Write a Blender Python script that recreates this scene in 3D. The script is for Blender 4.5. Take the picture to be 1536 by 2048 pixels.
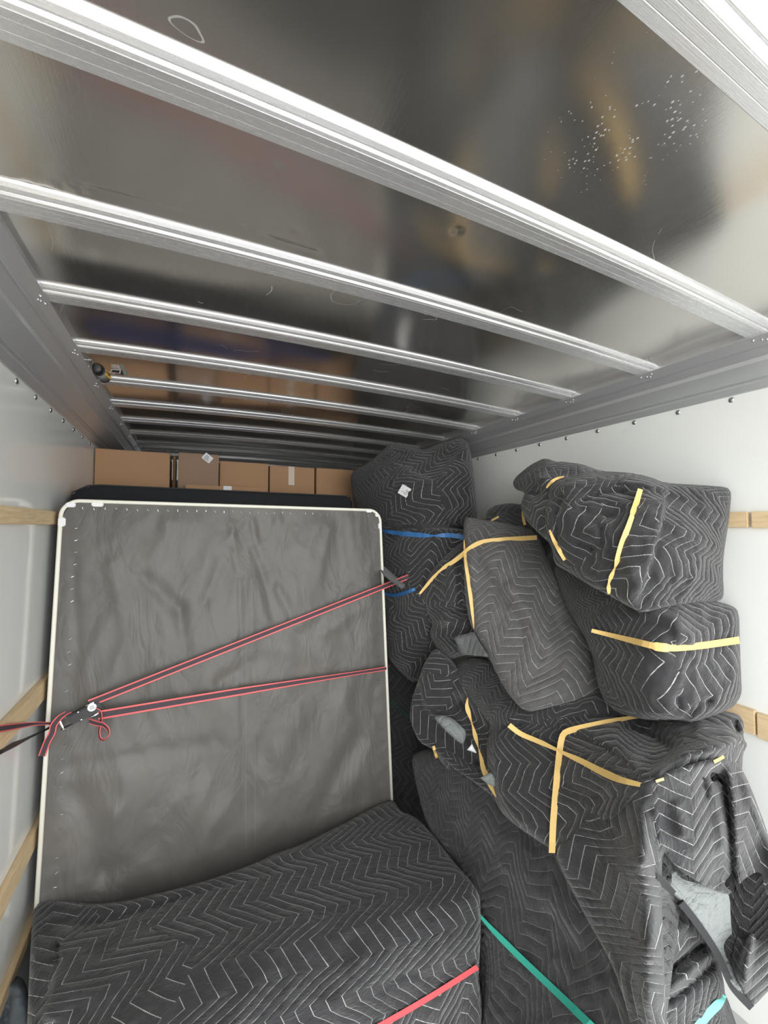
import bpy, bmesh, math, random
import numpy as np
from mathutils import Vector, Matrix, noise
from mathutils.bvhtree import BVHTree
from mathutils.geometry import delaunay_2d_cdt

random.seed(7)
for o in list(bpy.data.objects): bpy.data.objects.remove(o)
S = bpy.context.scene
C = S.collection

# ------------------------------------------------------------------ camera
F = 812.0
YAW = math.atan2(393, F)
PITCH = math.atan2(29, math.hypot(F, 0))
EYE = Vector((0, 0, 1.88))
RT = Vector((math.cos(YAW), -math.sin(YAW), 0))
FW = Vector((math.sin(YAW)*math.cos(PITCH), math.cos(YAW)*math.cos(PITCH), math.sin(PITCH)))
UP = RT.cross(FW)
cam_d = bpy.data.cameras.new('camera')
cam = bpy.data.objects.new('camera', cam_d); C.objects.link(cam)
cam_d.sensor_fit = 'HORIZONTAL'; cam_d.sensor_width = 36; cam_d.lens = 36*F/1536
cam_d.clip_start = 0.02
M = Matrix((RT, UP, -FW)).transposed().to_4x4(); M.translation = EYE
cam.matrix_world = M
S.camera = cam

# ------------------------------------------------------------------ light
W = bpy.data.worlds.new('sky'); S.world = W; W.use_nodes = True
wn = W.node_tree.nodes; wl = W.node_tree.links
bg = wn['Background']
tc = wn.new('ShaderNodeTexCoord'); sp = wn.new('ShaderNodeSeparateXYZ'); cr = wn.new('ShaderNodeValToRGB')
wl.new(tc.outputs['Generated'], sp.inputs[0]); wl.new(sp.outputs['Z'], cr.inputs[0]); wl.new(cr.outputs[0], bg.inputs['Color'])
cr.color_ramp.elements[0].position = 0.0; cr.color_ramp.elements[0].color = (1.26, 1.27, 1.26, 1)
cr.color_ramp.elements[1].position = 0.7; cr.color_ramp.elements[1].color = (0.72, 0.74, 0.76, 1)
bg.inputs['Strength'].default_value = 1.0
vs = S.view_settings
vs.view_transform = 'Standard'; vs.look = 'None'; vs.gamma = 1; vs.use_curve_mapping = False
vs.exposure = 2.38
REAR = -0.45
pl = bpy.data.lights.new('sky_portal', 'AREA'); pl.shape = 'RECTANGLE'; pl.size = 2.5; pl.size_y = 2.6
pl.cycles.is_portal = True
po = bpy.data.objects.new('sky_portal', pl); C.objects.link(po)
po.location = (0.70, REAR, 1.27); po.rotation_euler = (math.radians(90), 0, 0)

# ------------------------------------------------------------------ projection helpers (photo pixels -> places)
def ray(u, v): return RT*((u-768)/F) + UP*((1024-v)/F) + FW
def at_d(u, v, d): return EYE + ray(u, v)*d
def at_y(u, v, y):
    r = ray(u, v); return EYE + r*(y/r.y)
def at_x(u, v, x):
    r = ray(u, v); return EYE + r*(x/r.x)
def px(p):
    q = Vector(p)-EYE; d = q.dot(FW)
    return (768+F*q.dot(RT)/d, 1024-F*q.dot(UP)/d, d)

# ------------------------------------------------------------------ materials
class NT:
    def __init__(s, name):
        s.m = bpy.data.materials.new(name); s.m.use_nodes = True
        s.t = s.m.node_tree; s.n = s.t.nodes; s.l = s.t.links
        s.b = s.n['Principled BSDF']
    def add(s, typ, **kw):
        x = s.n.new(typ)
        for k, v in kw.items(): setattr(x, k, v)
        return x
    def link(s, a, b): s.l.new(a, b)
    def math(s, op, a, b=None, c=None, clamp=False):
        x = s.n.new('ShaderNodeMath'); x.operation = op; x.use_clamp = clamp
        for i, q in enumerate((a, b, c)):
            if q is None: continue
            if isinstance(q, (int, float)): x.inputs[i].default_value = q
            else: s.link(q, x.inputs[i])
        return x.outputs[0]
    def noise(s, scale, detail=3, rough=0.5, vec=None, dist=0.0):
        x = s.n.new('ShaderNodeTexNoise'); x.inputs['Scale'].default_value = scale
        x.inputs['Detail'].default_value = detail; x.inputs['Roughness'].default_value = rough
        x.inputs['Distortion'].default_value = dist
        if vec is not None: s.link(vec, x.inputs['Vector'])
        return x.outputs['Fac']
    def obj(s): return s.add('ShaderNodeTexCoord').outputs['Object']
    def mapping(s, vec, scale=(1,1,1), rot=(0,0,0), loc=(0,0,0)):
        x = s.n.new('ShaderNodeMapping'); x.inputs['Scale'].default_value = scale
        x.inputs['Rotation'].default_value = rot; x.inputs['Location'].default_value = loc
        s.link(vec, x.inputs['Vector']); return x.outputs[0]
    def mix(s, f, a, b):
        x = s.n.new('ShaderNodeMix'); x.data_type = 'RGBA'
        for sock, q in ((x.inputs[0], f), (x.inputs[6], a), (x.inputs[7], b)):
            if isinstance(q, (int, float)): sock.default_value = q
            elif isinstance(q, tuple): sock.default_value = (*q, 1)
            else: s.link(q, sock)
        return x.outputs[2]
    def ramp(s, f, p0, p1, c0=(0,0,0), c1=(1,1,1)):
        x = s.n.new('ShaderNodeValToRGB'); e = x.color_ramp.elements
        e[0].position = p0; e[1].position = p1; e[0].color = (*c0, 1); e[1].color = (*c1, 1)
        s.link(f, x.inputs[0]); return x.outputs[0]
    def bump(s, h, strength=0.3, dist=0.01, prev=None):
        x = s.n.new('ShaderNodeBump'); x.inputs['Strength'].default_value = strength
        x.inputs['Distance'].default_value = dist; s.link(h, x.inputs['Height'])
        if prev is not None: s.link(prev, x.inputs['Normal'])
        return x.outputs[0]
    def set(s, **kw):
        names = dict(color='Base Color', rough='Roughness', metal='Metallic', spec='Specular IOR Level', normal='Normal',
                     sheen='Sheen Weight', sheen_r='Sheen Roughness', coat='Coat Weight', coat_r='Coat Roughness', coat_ior='Coat IOR', aniso='Anisotropic', trans='Transmission Weight', alpha='Alpha')
        for k, v in kw.items():
            i = s.b.inputs[names[k]]
            if isinstance(v, tuple): i.default_value = (*v, 1)
            elif isinstance(v, (int, float)): i.default_value = v
            else: s.link(v, i)
        return s.m

def simple(name, color, rough=0.6, metal=0.0, spec=0.5, bump=None):
    t = NT(name); t.set(color=color, rough=rough, metal=metal, spec=spec)
    if bump: t.set(normal=t.bump(t.noise(bump[0], 4, 0.6, t.obj()), bump[1], 0.002))
    return t.m

MQL_ = None
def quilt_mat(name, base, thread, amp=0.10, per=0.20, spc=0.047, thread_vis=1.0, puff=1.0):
    """black moving-blanket cloth: zigzag rows of stitching with padding puffed between them"""
    t = NT(name)
    uv = t.add('ShaderNodeUVMap').outputs[0]
    warp = t.add('ShaderNodeTexNoise'); warp.inputs['Scale'].default_value = 5; warp.inputs['Detail'].default_value = 1
    t.link(uv, warp.inputs['Vector'])
    sep = t.add('ShaderNodeSeparateXYZ'); t.link(uv, sep.inputs[0])
    wsep = t.add('ShaderNodeSeparateXYZ'); t.link(warp.outputs['Color'], wsep.inputs[0])
    x = t.math('ADD', sep.outputs[0], t.math('MULTIPLY', t.math('SUBTRACT', wsep.outputs[0], .5), .03))
    y = t.math('ADD', sep.outputs[1], t.math('MULTIPLY', t.math('SUBTRACT', wsep.outputs[1], .5), .03))
    # long and short zigzag joined: one big triangle wave and one at three times its pace
    tri1 = t.math('PINGPONG', x, per/2)
    tri2 = t.math('PINGPONG', t.math('ADD', x, per*0.17), per*1.5)
    off = t.math('ADD', t.math('MULTIPLY', tri1, amp/(per/2)), t.math('MULTIPLY', tri2, 0.45))
    ph = t.math('DIVIDE', t.math('ADD', y, off), spc)
    fr = t.math('FRACT', ph)
    dist = t.math('ABSOLUTE', t.math('SUBTRACT', fr, .5))             # .5 at the stitch, 0 between
    line = t.math('MULTIPLY', t.math('SUBTRACT', dist, .5-0.031), 1/0.013, clamp=True)
    # stitches along x: short dashes
    dash = t.math('GREATER_THAN', t.math('SINE', t.math('MULTIPLY', t.math('ADD', x, y), 620)), -0.55)
    fade = t.ramp(t.noise(7, 2, .5, uv), .30, .52)
    vis = t.math('MULTIPLY', t.math('MULTIPLY', line, t.math('ADD', t.math('MULTIPLY', dash, .55), .45)), t.math('MULTIPLY', t.math('ADD', t.math('MULTIPLY', fade, .6), .4), thread_vis))
    n1 = t.noise(22, 5, .65, uv)
    n2 = t.noise(500, 3, .7, uv)
    lint = t.math('GREATER_THAN', t.noise(130, 1, .5, uv), .79)
    bc = t.mix(n1, tuple(c*.75 for c in base), tuple(c*1.3 for c in base))
    bc = t.mix(t.math('MULTIPLY', t.ramp(n2, .45, .75), .4), bc, tuple(min(1, c*1.9+.01) for c in base))
    bc = t.mix(t.math('MULTIPLY', lint, .35), bc, (.35, .35, .35))
    col = t.mix(vis, bc, thread)
    pf = t.math('POWER', t.math('SUBTRACT', 1.0, t.math('MULTIPLY', dist, 2.0)), .45)
    nb = t.bump(pf, .8*puff, .007)
    # small crumples across the rows
    cr = t.math('ABSOLUTE', t.math('SUBTRACT', t.noise(26, 3, .6, t.mapping(uv, (1, .45, 1)), 1.2), .5))
    nb = t.bump(cr, .8, .016, nb)
    nb = t.bump(n2, .25, .0015, nb)
    t.set(color=col, rough=.82, spec=.25, sheen=.25, sheen_r=.5, normal=nb)
    return t.m

MQ = quilt_mat('black_quilted_cloth', (.029, .029, .031), (.64, .64, .62))
MQL = quilt_mat('lit_quilted_cloth', (.095, .093, .092), (.70, .69, .67))  # sheen on the tilted leaning bundle, painted in as a paler base
MQF = quilt_mat('faded_quilted_cloth', (.030, .030, .032), (.24, .24, .24), thread_vis=.7)
ML = quilt_mat('grey_quilt_lining', (.19, .21, .205), (.36, .38, .37), thread_vis=.4)
MLD = quilt_mat('dark_quilt_lining', (.10, .105, .105), (.3, .3, .3), thread_vis=.5)
MBIND = simple('black_binding_tape', (.03, .03, .032), .8, bump=(300, .4))

def wall_mat():
    t = NT('white_frp_panel'); v = t.obj()
    n = t.noise(3, 4, .6, v); st = t.noise(1.1, 3, .5, t.mapping(v, (1, 1, 4)))
    col = t.mix(n, (.83, .85, .82), (.88, .89, .86))
    sm = t.ramp(t.noise(9, 5, .75, v), .66, .72)
    col = t.mix(t.math('MULTIPLY', sm, .12), col, (.45, .45, .42))
    w = t.noise(160, 2, .5, t.mapping(v, (1, 1, .35)))
    nb = t.bump(w, .08, .0006)
    nb = t.bump(st, .08, .006, nb)
    return t.set(color=col, rough=.38, spec=.5, coat=.7, coat_r=.09, coat_ior=1.5, normal=nb)
MW = wall_mat()

def alu(name, color, rough, streak=(2, 60, 60), bump=.1, stain=False, aniso=0.0, metal=1.0):
    t = NT(name); v = t.obj()
    n = t.noise(6, 5, .7, t.mapping(v, streak))
    col = t.mix(n, tuple(c*.86 for c in color), color)
    r = t.math('ADD', t.math('MULTIPLY', n, .12), rough-.06)
    if stain:
        g = t.add('ShaderNodeVectorMath', operation='DISTANCE'); t.link(v, g.inputs[0]); _r = ray(1275, 265); g.inputs[1].default_value = EYE+_r*(.69/_r.z)
        g2 = t.math('SUBTRACT', 1.0, t.math('DIVIDE', g.outputs['Value'], .17), clamp=True)
        vo = t.add('ShaderNodeTexVoronoi'); vo.inputs['Scale'].default_value = 125; t.link(t.mapping(v, (1, .8, 1), (0, 0, .5)), vo.inputs['Vector'])
        sz = t.math('MULTIPLY', t.noise(30, 2, .5, v), .55)
        spk = t.math('LESS_THAN', vo.outputs['Distance'], t.math('MULTIPLY', sz, t.math('POWER', g2, .6)))
        gate = t.math('GREATER_THAN', t.noise(12, 3, .6, v), .5)
        spk = t.math('MULTIPLY', t.math('MULTIPLY', spk, gate), t.math('GREATER_THAN', g2, .05))
        scr = t.math('LESS_THAN', t.math('ABSOLUTE', t.math('SUBTRACT', t.noise(1.7, 2, .4, v, 2.2), .5)), .0010)
        scr = t.math('MULTIPLY', scr, t.math('GREATER_THAN', t.noise(4, 2, .5, v), .60))
        mk = t.math('MAXIMUM', t.math('MULTIPLY', spk, .45), t.math('MULTIPLY', scr, .4))
        col = t.mix(mk, col, (.85, .87, .88))
        r = t.math('ADD', r, t.math('MULTIPLY', mk, .5))
        t.set(metal=t.math('SUBTRACT', .96, t.math('MULTIPLY', mk, .8)))
    else:
        t.set(metal=metal)
    nb = t.bump(n, bump, .0008)
    return t.set(color=col, rough=r, normal=nb, aniso=aniso)
MSHEET = alu('roof_sheet_aluminium', (.80, .775, .735), .145, (60, 2, 60), .10, True)
MBOW = alu('bow_aluminium', (.88, .88, .89), .26, (1.2, 140, 140), .35, metal=.70)
MRAIL = alu('rail_steel', (.64, .65, .66), .30, (60, 1.5, 60), .12, metal=.55)
MRIV = simple('rivet_metal', (.55, .55, .55), .28, 1.0)
MFRONT = simple('front_wall_paint', (.62, .62, .61), .5)

def wood_mat(name, a, b):
    t = NT(name); v = t.obj()
    n = t.noise(9, 6, .7, t.mapping(v, (14, 1, 14)), .6)
    return t.set(color=t.mix(t.ramp(n, .35, .7), a, b), rough=.6, normal=t.bump(n, .3, .002))
MWOOD = wood_mat('pine_slat', (.62, .44, .24), (.78, .62, .40))
MWOODO = wood_mat('orange_wood', (.40, .16, .05), (.52, .24, .08))
def floor_mat():
    t = NT('worn_wood_floor'); v = t.obj()
    n = t.noise(7, 6, .7, t.mapping(v, (10, 1, 1)))
    br = t.math('LESS_THAN', t.math('FRACT', t.math('MULTIPLY', t.add('ShaderNodeSeparateXYZ').outputs[0], 1)), 0)
    return t.set(color=t.mix(n, (.42, .41, .40), (.62, .61, .60)), rough=.6, normal=t.bump(n, .3, .003))
MFLOOR = floor_mat()
MGROUND = simple('concrete', (.42, .42, .41), .9, bump=(60, .5))

def card_mat(name, c):
    t = NT(name); v = t.obj()
    n = t.noise(3, 4, .6, v); w = t.add('ShaderNodeTexWave'); w.inputs['Scale'].default_value = 60; t.link(v, w.inputs[0])
    return t.set(color=t.mix(n, tuple(q*.88 for q in c), tuple(min(1, q*1.08) for q in c)), rough=.75, spec=.25, normal=t.bump(w.outputs['Fac'], .04, .001))
MCARD = card_mat('cardboard', (.47, .28, .155))
MCARD2 = card_mat('brown_cardboard', (.33, .22, .15))
MTAPE = simple('packing_tape', (.60, .50, .38), .25)
MTAPEW = simple('white_tape', (.75, .76, .77), .4)
MPAPER = simple('white_label', (.80, .81, .82), .5)
MINK = simple('label_ink', (.12, .12, .13), .6)
MSLAB = simple('black_mattress_fabric', (.018, .019, .022), .75, bump=(250, .3))

def dust_mat():
    t = NT('grey_dust_cover'); v = t.obj()
    n = t.noise(4, 5, .6, v); f = t.noise(420, 2, .6, v)
    d = t.ramp(t.noise(2.3, 4, .7, t.mapping(v, (1, 1, .8))), .42, .70)
    sp_ = t.math('GREATER_THAN', t.noise(95, 2, .6, v), .77)
    col = t.mix(n, (.085, .080, .074), (.115, .108, .100))
    col = t.mix(t.math('MULTIPLY', d, .35), col, (.17, .155, .135))
    col = t.mix(t.math('MULTIPLY', sp_, .2), col, (.35, .34, .32))
    nb = t.bump(f, .35, .001)
    cr = t.math('ABSOLUTE', t.math('SUBTRACT', t.noise(6, 3, .6, t.mapping(v, (1, 1, .5)), 1.0), .5))
    nb = t.bump(cr, .45, .03, nb)
    return t.set(color=col, rough=.50, spec=.5, sheen=.3, normal=nb)
MDUST = dust_mat()
MSEAM = simple('dusty_seam', (.17, .16, .14), .7, bump=(200, .4))
MPIPE = simple('cream_piping', (.82, .80, .70), .5)
MPLAS = simple('white_plastic', (.85, .85, .86), .35)
MSTAPLE = simple('staple_metal', (.8, .8, .82), .25, 1.0)
MYEL = simple('yellow_band_rubber', (.80, .55, .20), .55, bump=(150, .2))
MBLUE = simple('blue_band_rubber', (.045, .17, .42), .5)
MRED = simple('red_band_rubber', (.78, .07, .08), .5)
MGREEN = simple('green_band_rubber', (.04, .40, .30), .5)
MDGREEN = simple('shaded_green_band', (.006, .03, .025), .6)  # band green darkened, the deep gap's shade put into the colour
MTEAL = simple('teal_band_rubber', (.20, .72, .62), .5)
MWEB = simple('dark_webbing', (.060, .045, .055), .75, bump=(400, .6))
MWEBR = simple('red_webbing_edge', (.80, .13, .13), .6)
MBLK = simple('black_steel', (.012, .012, .013), .30)
MCHR = simple('chrome', (.75, .75, .76), .18, 1.0)
MBLUEC = simple('blue_cloth', (.02, .16, .90), .8, bump=(80, .4))
MYLAB = simple('yellow_label', (.75, .42, .05), .45)
MBLAB = simple('black_label', (.03, .03, .03), .45)
MGLAB = simple('green_grey_label', (.30, .38, .33), .5)
MGREYC = simple('grey_canister', (.35, .36, .34), .35, .3)
MGREYB = simple('blue_grey_cloth', (.12, .14, .16), .85, bump=(120, .4))

# ------------------------------------------------------------------ object helpers
def link(name, me, mat, parent=None):
    o = bpy.data.objects.new(name, me); C.objects.link(o)
    if mat is not None and not me.materials: me.materials.append(mat)
    if parent is not None: o.parent = parent
    return o
def bmobj(name, bm, mat, parent=None, smooth=False):
    me = bpy.data.meshes.new(name); bmesh.ops.recalc_face_normals(bm, faces=bm.faces); bm.to_mesh(me); bm.free()
    if smooth:
        for p in me.polygons: p.use_smooth = True
    return link(name, me, mat, parent)
def tag(o, label, cat, group=None):
    o['label'] = label; o['category'] = cat
    if group: o['group'] = group
    return o
def struct(o): o['kind'] = 'structure'; return o
def empty(name, loc=(0, 0, 0)):
    o = bpy.data.objects.new(name, None); C.objects.link(o); o.location = loc; o.empty_display_size = .05
    return o
def child(o, parent):          # keep the mesh where it was built
    o.parent = parent; o.matrix_parent_inverse = Matrix.Translation(parent.location).inverted(); return o

def box_bm(lo, hi, bev=0.0, seg=2, bm=None):
    bm = bm or bmesh.new()
    r = bmesh.ops.create_cube(bm, size=1)
    for v in r['verts']:
        v.co = Vector([lo[i]+(v.co[i]+.5)*(hi[i]-lo[i]) for i in range(3)])
    if bev:
        es = list({e for v in r['verts'] for e in v.link_edges})
        bmesh.ops.bevel(bm, geom=es, offset=bev, segments=seg, affect='EDGES')
    return bm
def prism_y(profile, y0, y1, closed=True):
    """profile (x, z) points swept along y"""
    bm = bmesh.new(); a = [bm.verts.new((x, y0, z)) for x, z in profile]; b = [bm.verts.new((x, y1, z)) for x, z in profile]
    n = len(profile)
    for i in range(n if closed else n-1): bm.faces.new((a[i], a[(i+1) % n], b[(i+1) % n], b[i]))
    if closed: bm.faces.new(a); bm.faces.new(b[::-1])
    return bm
def tube_bm(pts, r, seg=8, bm=None, cap=True, flat=1.0):
    bm = bm or bmesh.new(); pts = [Vector(p) for p in pts]; rings = []; n = len(pts)
    rr = r if isinstance(r, (list, tuple)) else [r]*n
    prev = None
    for i, p in enumerate(pts):
        t = (pts[min(i+1, n-1)]-pts[max(i-1, 0)]).normalized()
        a = t.orthogonal().normalized() if prev is None else (prev-t*prev.dot(t)).normalized()
        prev = a; b = t.cross(a)
        rings.append([bm.verts.new(p+(a*math.cos(k*2*math.pi/seg)+b*math.sin(k*2*math.pi/seg)*flat)*rr[i]) for k in range(seg)])
    for i in range(n-1):
        for k in range(seg): bm.faces.new((rings[i][k], rings[i][(k+1) % seg], rings[i+1][(k+1) % seg], rings[i+1][k]))
    if cap: bm.faces.new(rings[0]); bm.faces.new(rings[-1][::-1])
    return bm

# ------------------------------------------------------------------ truck box
XL, XR = -0.54, 1.94
FZ = 0.0
YF = 4.95
RZ = EYE.z + 0.66           # underside of the roof bows at the rails
WT = EYE.z + 0.53           # wall top, where the cove rail begins
RIL, RIR = -0.373, 1.752    # inner edges of the cove rails
XC, HW = (RIL+RIR)/2, (RIR-RIL)/2
def arch(x): return 0.021*(1-((x-XC)/HW)**2)

o = struct(bmobj('floor', box_bm((XL-.05, REAR, -.06), (XR+.05, YF, 0)), MFLOOR))
def wall(name, x0, x1, sx):
    o = struct(bmobj(name, box_bm((x0, REAR, 0), (x1, YF, WT+.02)), MW))
    k0 = -3
    for k in range(-6, 24):
        y = 0.836 + k*0.1955 if sx > 0 else 0.826+5*.1955 + (k-5)*0.1955
        if y < REAR+.1 or y > YF-.1: continue
        bm = bmesh.new()
        r = bmesh.ops.create_uvsphere(bm, u_segments=12, v_segments=8, radius=.011)
        for v in r['verts']: v.co = Vector(((XR if sx > 0 else XL) + v.co.x*.5, y+v.co.y, EYE.z+.503+v.co.z))
        bmobj('rivet', bm, MRIV, o, True)
    return o
wall('wall_right', XR, XR+.04, 1)
wall('wall_left', XL-.04, XL, -1)
struct(bmobj('wall_front', box_bm((XL-.05, YF, 0), (XR+.05, YF+.04, RZ+.1)), MFRONT))
tn = [0]
def trim(bm, mat, smooth=False):
    tn[0] += 1
    return struct(bmobj('trim_%d' % tn[0], bm, mat, None, smooth))
# cove rails: sloping face with pressed grooves between the wall and the inner lip
def rail(side):
    xw, xi = (XR, RIR) if side > 0 else (XL, RIL)
    s = -side
    L = abs(xw-xi); dz = RZ-WT
    prof = []
    def pt(f, h):  # f along the slope 0 at wall, 1 at the lip; h = out of the face
        nx, nz = s*dz/math.hypot(L, dz), -L/math.hypot(L, dz)
        return (xw+s*L*f+nx*h, WT+dz*f+nz*h)
    prof += [(xw+s*.004, WT-.012), pt(0.0, .010), pt(.06, .010), pt(.13, .010), pt(.155, .002), pt(.20, .002), pt(.225, .010), pt(.55, .014), pt(.60, .004), pt(.78, .000), pt(.80, .008), pt(.85, .008), pt(.99, .004)]
    prof += [(xi, RZ), (xi+side*.004, RZ+.03), (xw+side*.03, RZ+.05), (xw+side*.03, WT-.012)]
    if side < 0: prof = prof[::-1]
    o = trim(prism_y(prof, REAR, YF), MRAIL)
    # small rivets in threes where each bow lands
    for k in range(-2, 11):
        y = .71-.04+.388*k
        for dy, f in ((-.022, .93), (.0, .90), (.022, .93), (-.012, .88)):
            p = pt(f, .007)
            bm = bmesh.new(); r = bmesh.ops.create_uvsphere(bm, u_segments=8, v_segments=6, radius=.0035)
            for v in r['verts']: v.co += Vector((p[0], y+dy, p[1]))
            bmobj('rivet', bm, MCHR, o, True)
rail(1); rail(-1)
# roof bows, arched, with a flat face and two raised beads
def bow(yf):
    prof = [(0, .019), (0, .002), (-.0015, 0), (-.016, 0), (-.017, .0003), (-.018, 0), (-.034, 0), (-.035, .0003), (-.036, 0), (-.047, 0), (-.0485, .0012), (-.050, -.001), (-.056, .0005), (-.0595, .004), (-.0605, .0065), (-.0625, .0065), (-.0635, .0045), (-.072, .0075), (-.079, .013), (-.082, .019)]
    bm = bmesh.new(); N = 40; rings = []
    x0, x1 = RIL-.03, RIR+.03
    for i in range(N+1):
        x = x0+(x1-x0)*i/N; z = RZ+arch(x)+.002
        rings.append([bm.verts.new((x, yf+a, z+b)) for a, b in prof])
    m = len(prof)
    for i in range(N):
        for k in range(m): bm.faces.new((rings[i][k], rings[i][(k+1) % m], rings[i+1][(k+1) % m], rings[i+1][k]))
    bm.faces.new(rings[0]); bm.faces.new(rings[-1][::-1])
    return trim(bm, MBOW)
BOWS = [.71+.388*k for k in range(-2, 11)]
for y in BOWS: bow(y)
# roof skin: aluminium sheet, gently oil-canned between the bows
def roof():
    bm = bmesh.new(); nx, ny = 250, 540
    x0, x1, y0, y1 = XL, XR, REAR, YF
    def rxy(u, v):
        r = ray(u, v); p = EYE+r*((RZ+.03-EYE.z)/r.z); return (p.x, p.y)
    DN = [(*rxy(376, 403), .011), (*rxy(490, 461), .009), (*rxy(594, 468), .011), (*rxy(555, 345), .010), (*rxy(915, 470), .010)]
    CR = [rxy(*q) for q in ((60, 366), (190, 374), (270, 396), (375, 424), (490, 446), (560, 490), (650, 520))]
    g = []
    for j in range(ny+1):
        row = []
        y = y0+(y1-y0)*j/ny
        for i in range(nx+1):
            x = x0+(x1-x0)*i/nx
            ph = ((y-.71+.05)/.388) % 1.0
            bay = math.floor((y-.71+.05)/.388)
            w = math.sin(math.pi*ph)**2
            z = RZ+arch(x)+.020 - w*.006*noise.noise(Vector((x*1.3, bay*3.7, 1.5))) + w*.0035*noise.noise(Vector((x*3.2, y*2.2, 4)))
            for dx, dy, r in DN:
                q = ((x-dx)**2+(y-dy)**2)/(r*r)
                if q < 9: z += .0026*math.exp(-q)
            if .98 < y < 1.35 and x < .6:
                q = min((x-(a[0]+(b[0]-a[0])*k/4))**2+(y-(a[1]+(b[1]-a[1])*k/4))**2 for a, b in zip(CR, CR[1:]) for k in range(4))
                z += .0022*math.exp(-q/.00035)
            row.append(bm.verts.new((x, y, z)))
        g.append(row)
    for j in range(ny):
        for i in range(nx): bm.faces.new((g[j][i], g[j+1][i], g[j+1][i+1], g[j][i+1]))
    o = struct(bmobj('ceiling', bm, MSHEET, None, True))
    m = o.modifiers.new('t', 'SOLIDIFY'); m.thickness = .004; m.offset = 1
    return o
roof()
# end closure above the front wall rail
trim(box_bm((XL, YF-.05, EYE.z+.50), (XR, YF, RZ+.09), .006), MRAIL)
# ground outside behind the truck
struct(bmobj('ground', box_bm((-15, -16, -1.05), (16, REAR+1.5, -1.0)), MGROUND))

# wooden tie slats on the walls
def slat(x, sgn, ya, yb, za, zb, label, group):
    lo = (x if sgn > 0 else x-.022, ya, EYE.z+za); hi = (x+.022 if sgn > 0 else x, yb, EYE.z+zb)
    return tag(bmobj('wooden_plank', box_bm(lo, hi, .002), MWOOD), label, 'wooden plank', group)
def yr(u, v, x): return at_x(u, v, x).y
yA, yB = yr(1495, 1040, XR-.022), yr(1508, 1040, XR)
slat(XR, -1, yA, 4.6, -.004, .056, 'upper pine slat on the right wall running behind the wrapped bundles', None)
slat(XR, -1, -.6, yB, -.006, .056, 'short upper pine slat on the right wall at the photo edge', None)
yA, yB = yr(1509, 1440, XR-.022), yr(1519, 1440, XR)
slat(XR, -1, yA, 4.6, -.78, -.69, 'lower pine slat on the right wall running behind the wrapped bundles', None)
slat(XR, -1, -.6, yB, -.785, -.695, 'short lower pine slat on the right wall at the photo edge', None)
slat(XL, 1, -.6, 4.6, .008, .066, 'uppermost pine slat on the left wall level with the mattress top', None)
slat(XL, 1, -.6, 4.6, -.712, -.633, 'middle pine slat on the left wall where the ratchet strap is hooked', None)
slat(XL, 1, -.6, 4.6, -1.262, -1.195, 'third pine slat down the left wall, below the strap hook', None)
slat(XL, 1, -.6, 4.6, -1.585, -1.542, 'lowest pine slat on the left wall beside the blanket-covered block', None)

# ------------------------------------------------------------------ cardboard boxes at the back
def carton(u0, u1, v0, y, dep, label, mat=MCARD, zb=-.26, tape=None, sticker=None, name='cardboard_box', group='cardboard boxes stacked at the front of the truck'):
    a = at_y(u0, v0, y); b = at_y(u1, v0+.065*(u1-u0), y)
    t = tag(empty(name, ((a.x+b.x)/2, y, EYE.z+zb)), label, 'cardboard box', group)
    z1 = (a.z+b.z)/2
    child(bmobj('body', box_bm((a.x, y, EYE.z+zb), (b.x, y+dep, z1-.002), .004), mat), t)
    m = (a.x+b.x)/2
    bm = box_bm((a.x+.001, y+.001, z1-.002), (m-.001+0*dep, y+dep-.001, z1+.0015))
    child(bmobj('flap', bm, mat), t)
    child(bmobj('flap', box_bm((m+.001, y+.001, z1-.002), (b.x-.001, y+dep-.001, z1+.0015)), mat), t)
    if tape:
        uu, w, h = tape
        p = at_y(uu, v0, y)
        child(bmobj('tape', box_bm((p.x-w/2, y-.001, z1-h), (p.x+w/2, y+.0005, z1+.002)), MTAPE), t)
        child(bmobj('tape', box_bm((p.x-w/2, y, z1+.0015), (p.x+w/2, y+dep, z1+.0025)), MTAPE), t)
    return t, z1
bx = carton(190, 340, 897, 3.10, .42, 'large tan cardboard box beside the left wall, leftmost of the row')
carton(346, 352, 912, 3.3, .30, 'narrow upright cardboard box squeezed in the gap right of the leftmost box', name='narrow_cardboard_box')
t2, z2 = carton(357, 438, 905, 3.02, .38, 'darker brown cardboard box with a white label near its top corner', MCARD2)
p = at_y(415, 916, 3.02)
lb = bmesh.new(); box_bm((-.030, -.001, -.024), (.030, .0006, .024), bm=lb)
bmesh.ops.rotate(lb, verts=lb.verts, matrix=Matrix.Rotation(math.radians(38), 3, 'Y')); bmesh.ops.translate(lb, verts=lb.verts, vec=(p.x, 3.0195, p.z))
l_ = child(bmobj('shipping_label', lb, MPAPER), t2)
for k in range(3):
    lb = bmesh.new(); box_bm((-.018, -.0016, -.014+k*.011), (.016-k*.006, -.0010, -.010+k*.011), bm=lb)
    bmesh.ops.rotate(lb, verts=lb.verts, matrix=Matrix.Rotation(math.radians(38), 3, 'Y')); bmesh.ops.translate(lb, verts=lb.verts, vec=(p.x, 3.0195, p.z))
    q = bmobj('label_print', lb, MINK); q.parent = l_; q.matrix_parent_inverse = Matrix.Translation(t2.location).inverted()
    q.parent = l_; q.matrix_parent_inverse = Matrix.Identity(4)
carton(440, 537, 922, 3.12, .40, 'plain cardboard box behind the flat carton, right of the labelled box')
carton(540, 629, 931, 3.12, .40, 'cardboard box with a strip of clear tape down its front', tape=(583, .045, .14))
carton(633, 716, 936, 3.12, .40, 'rightmost cardboard box, partly hidden by the wrapped bundle')
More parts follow.
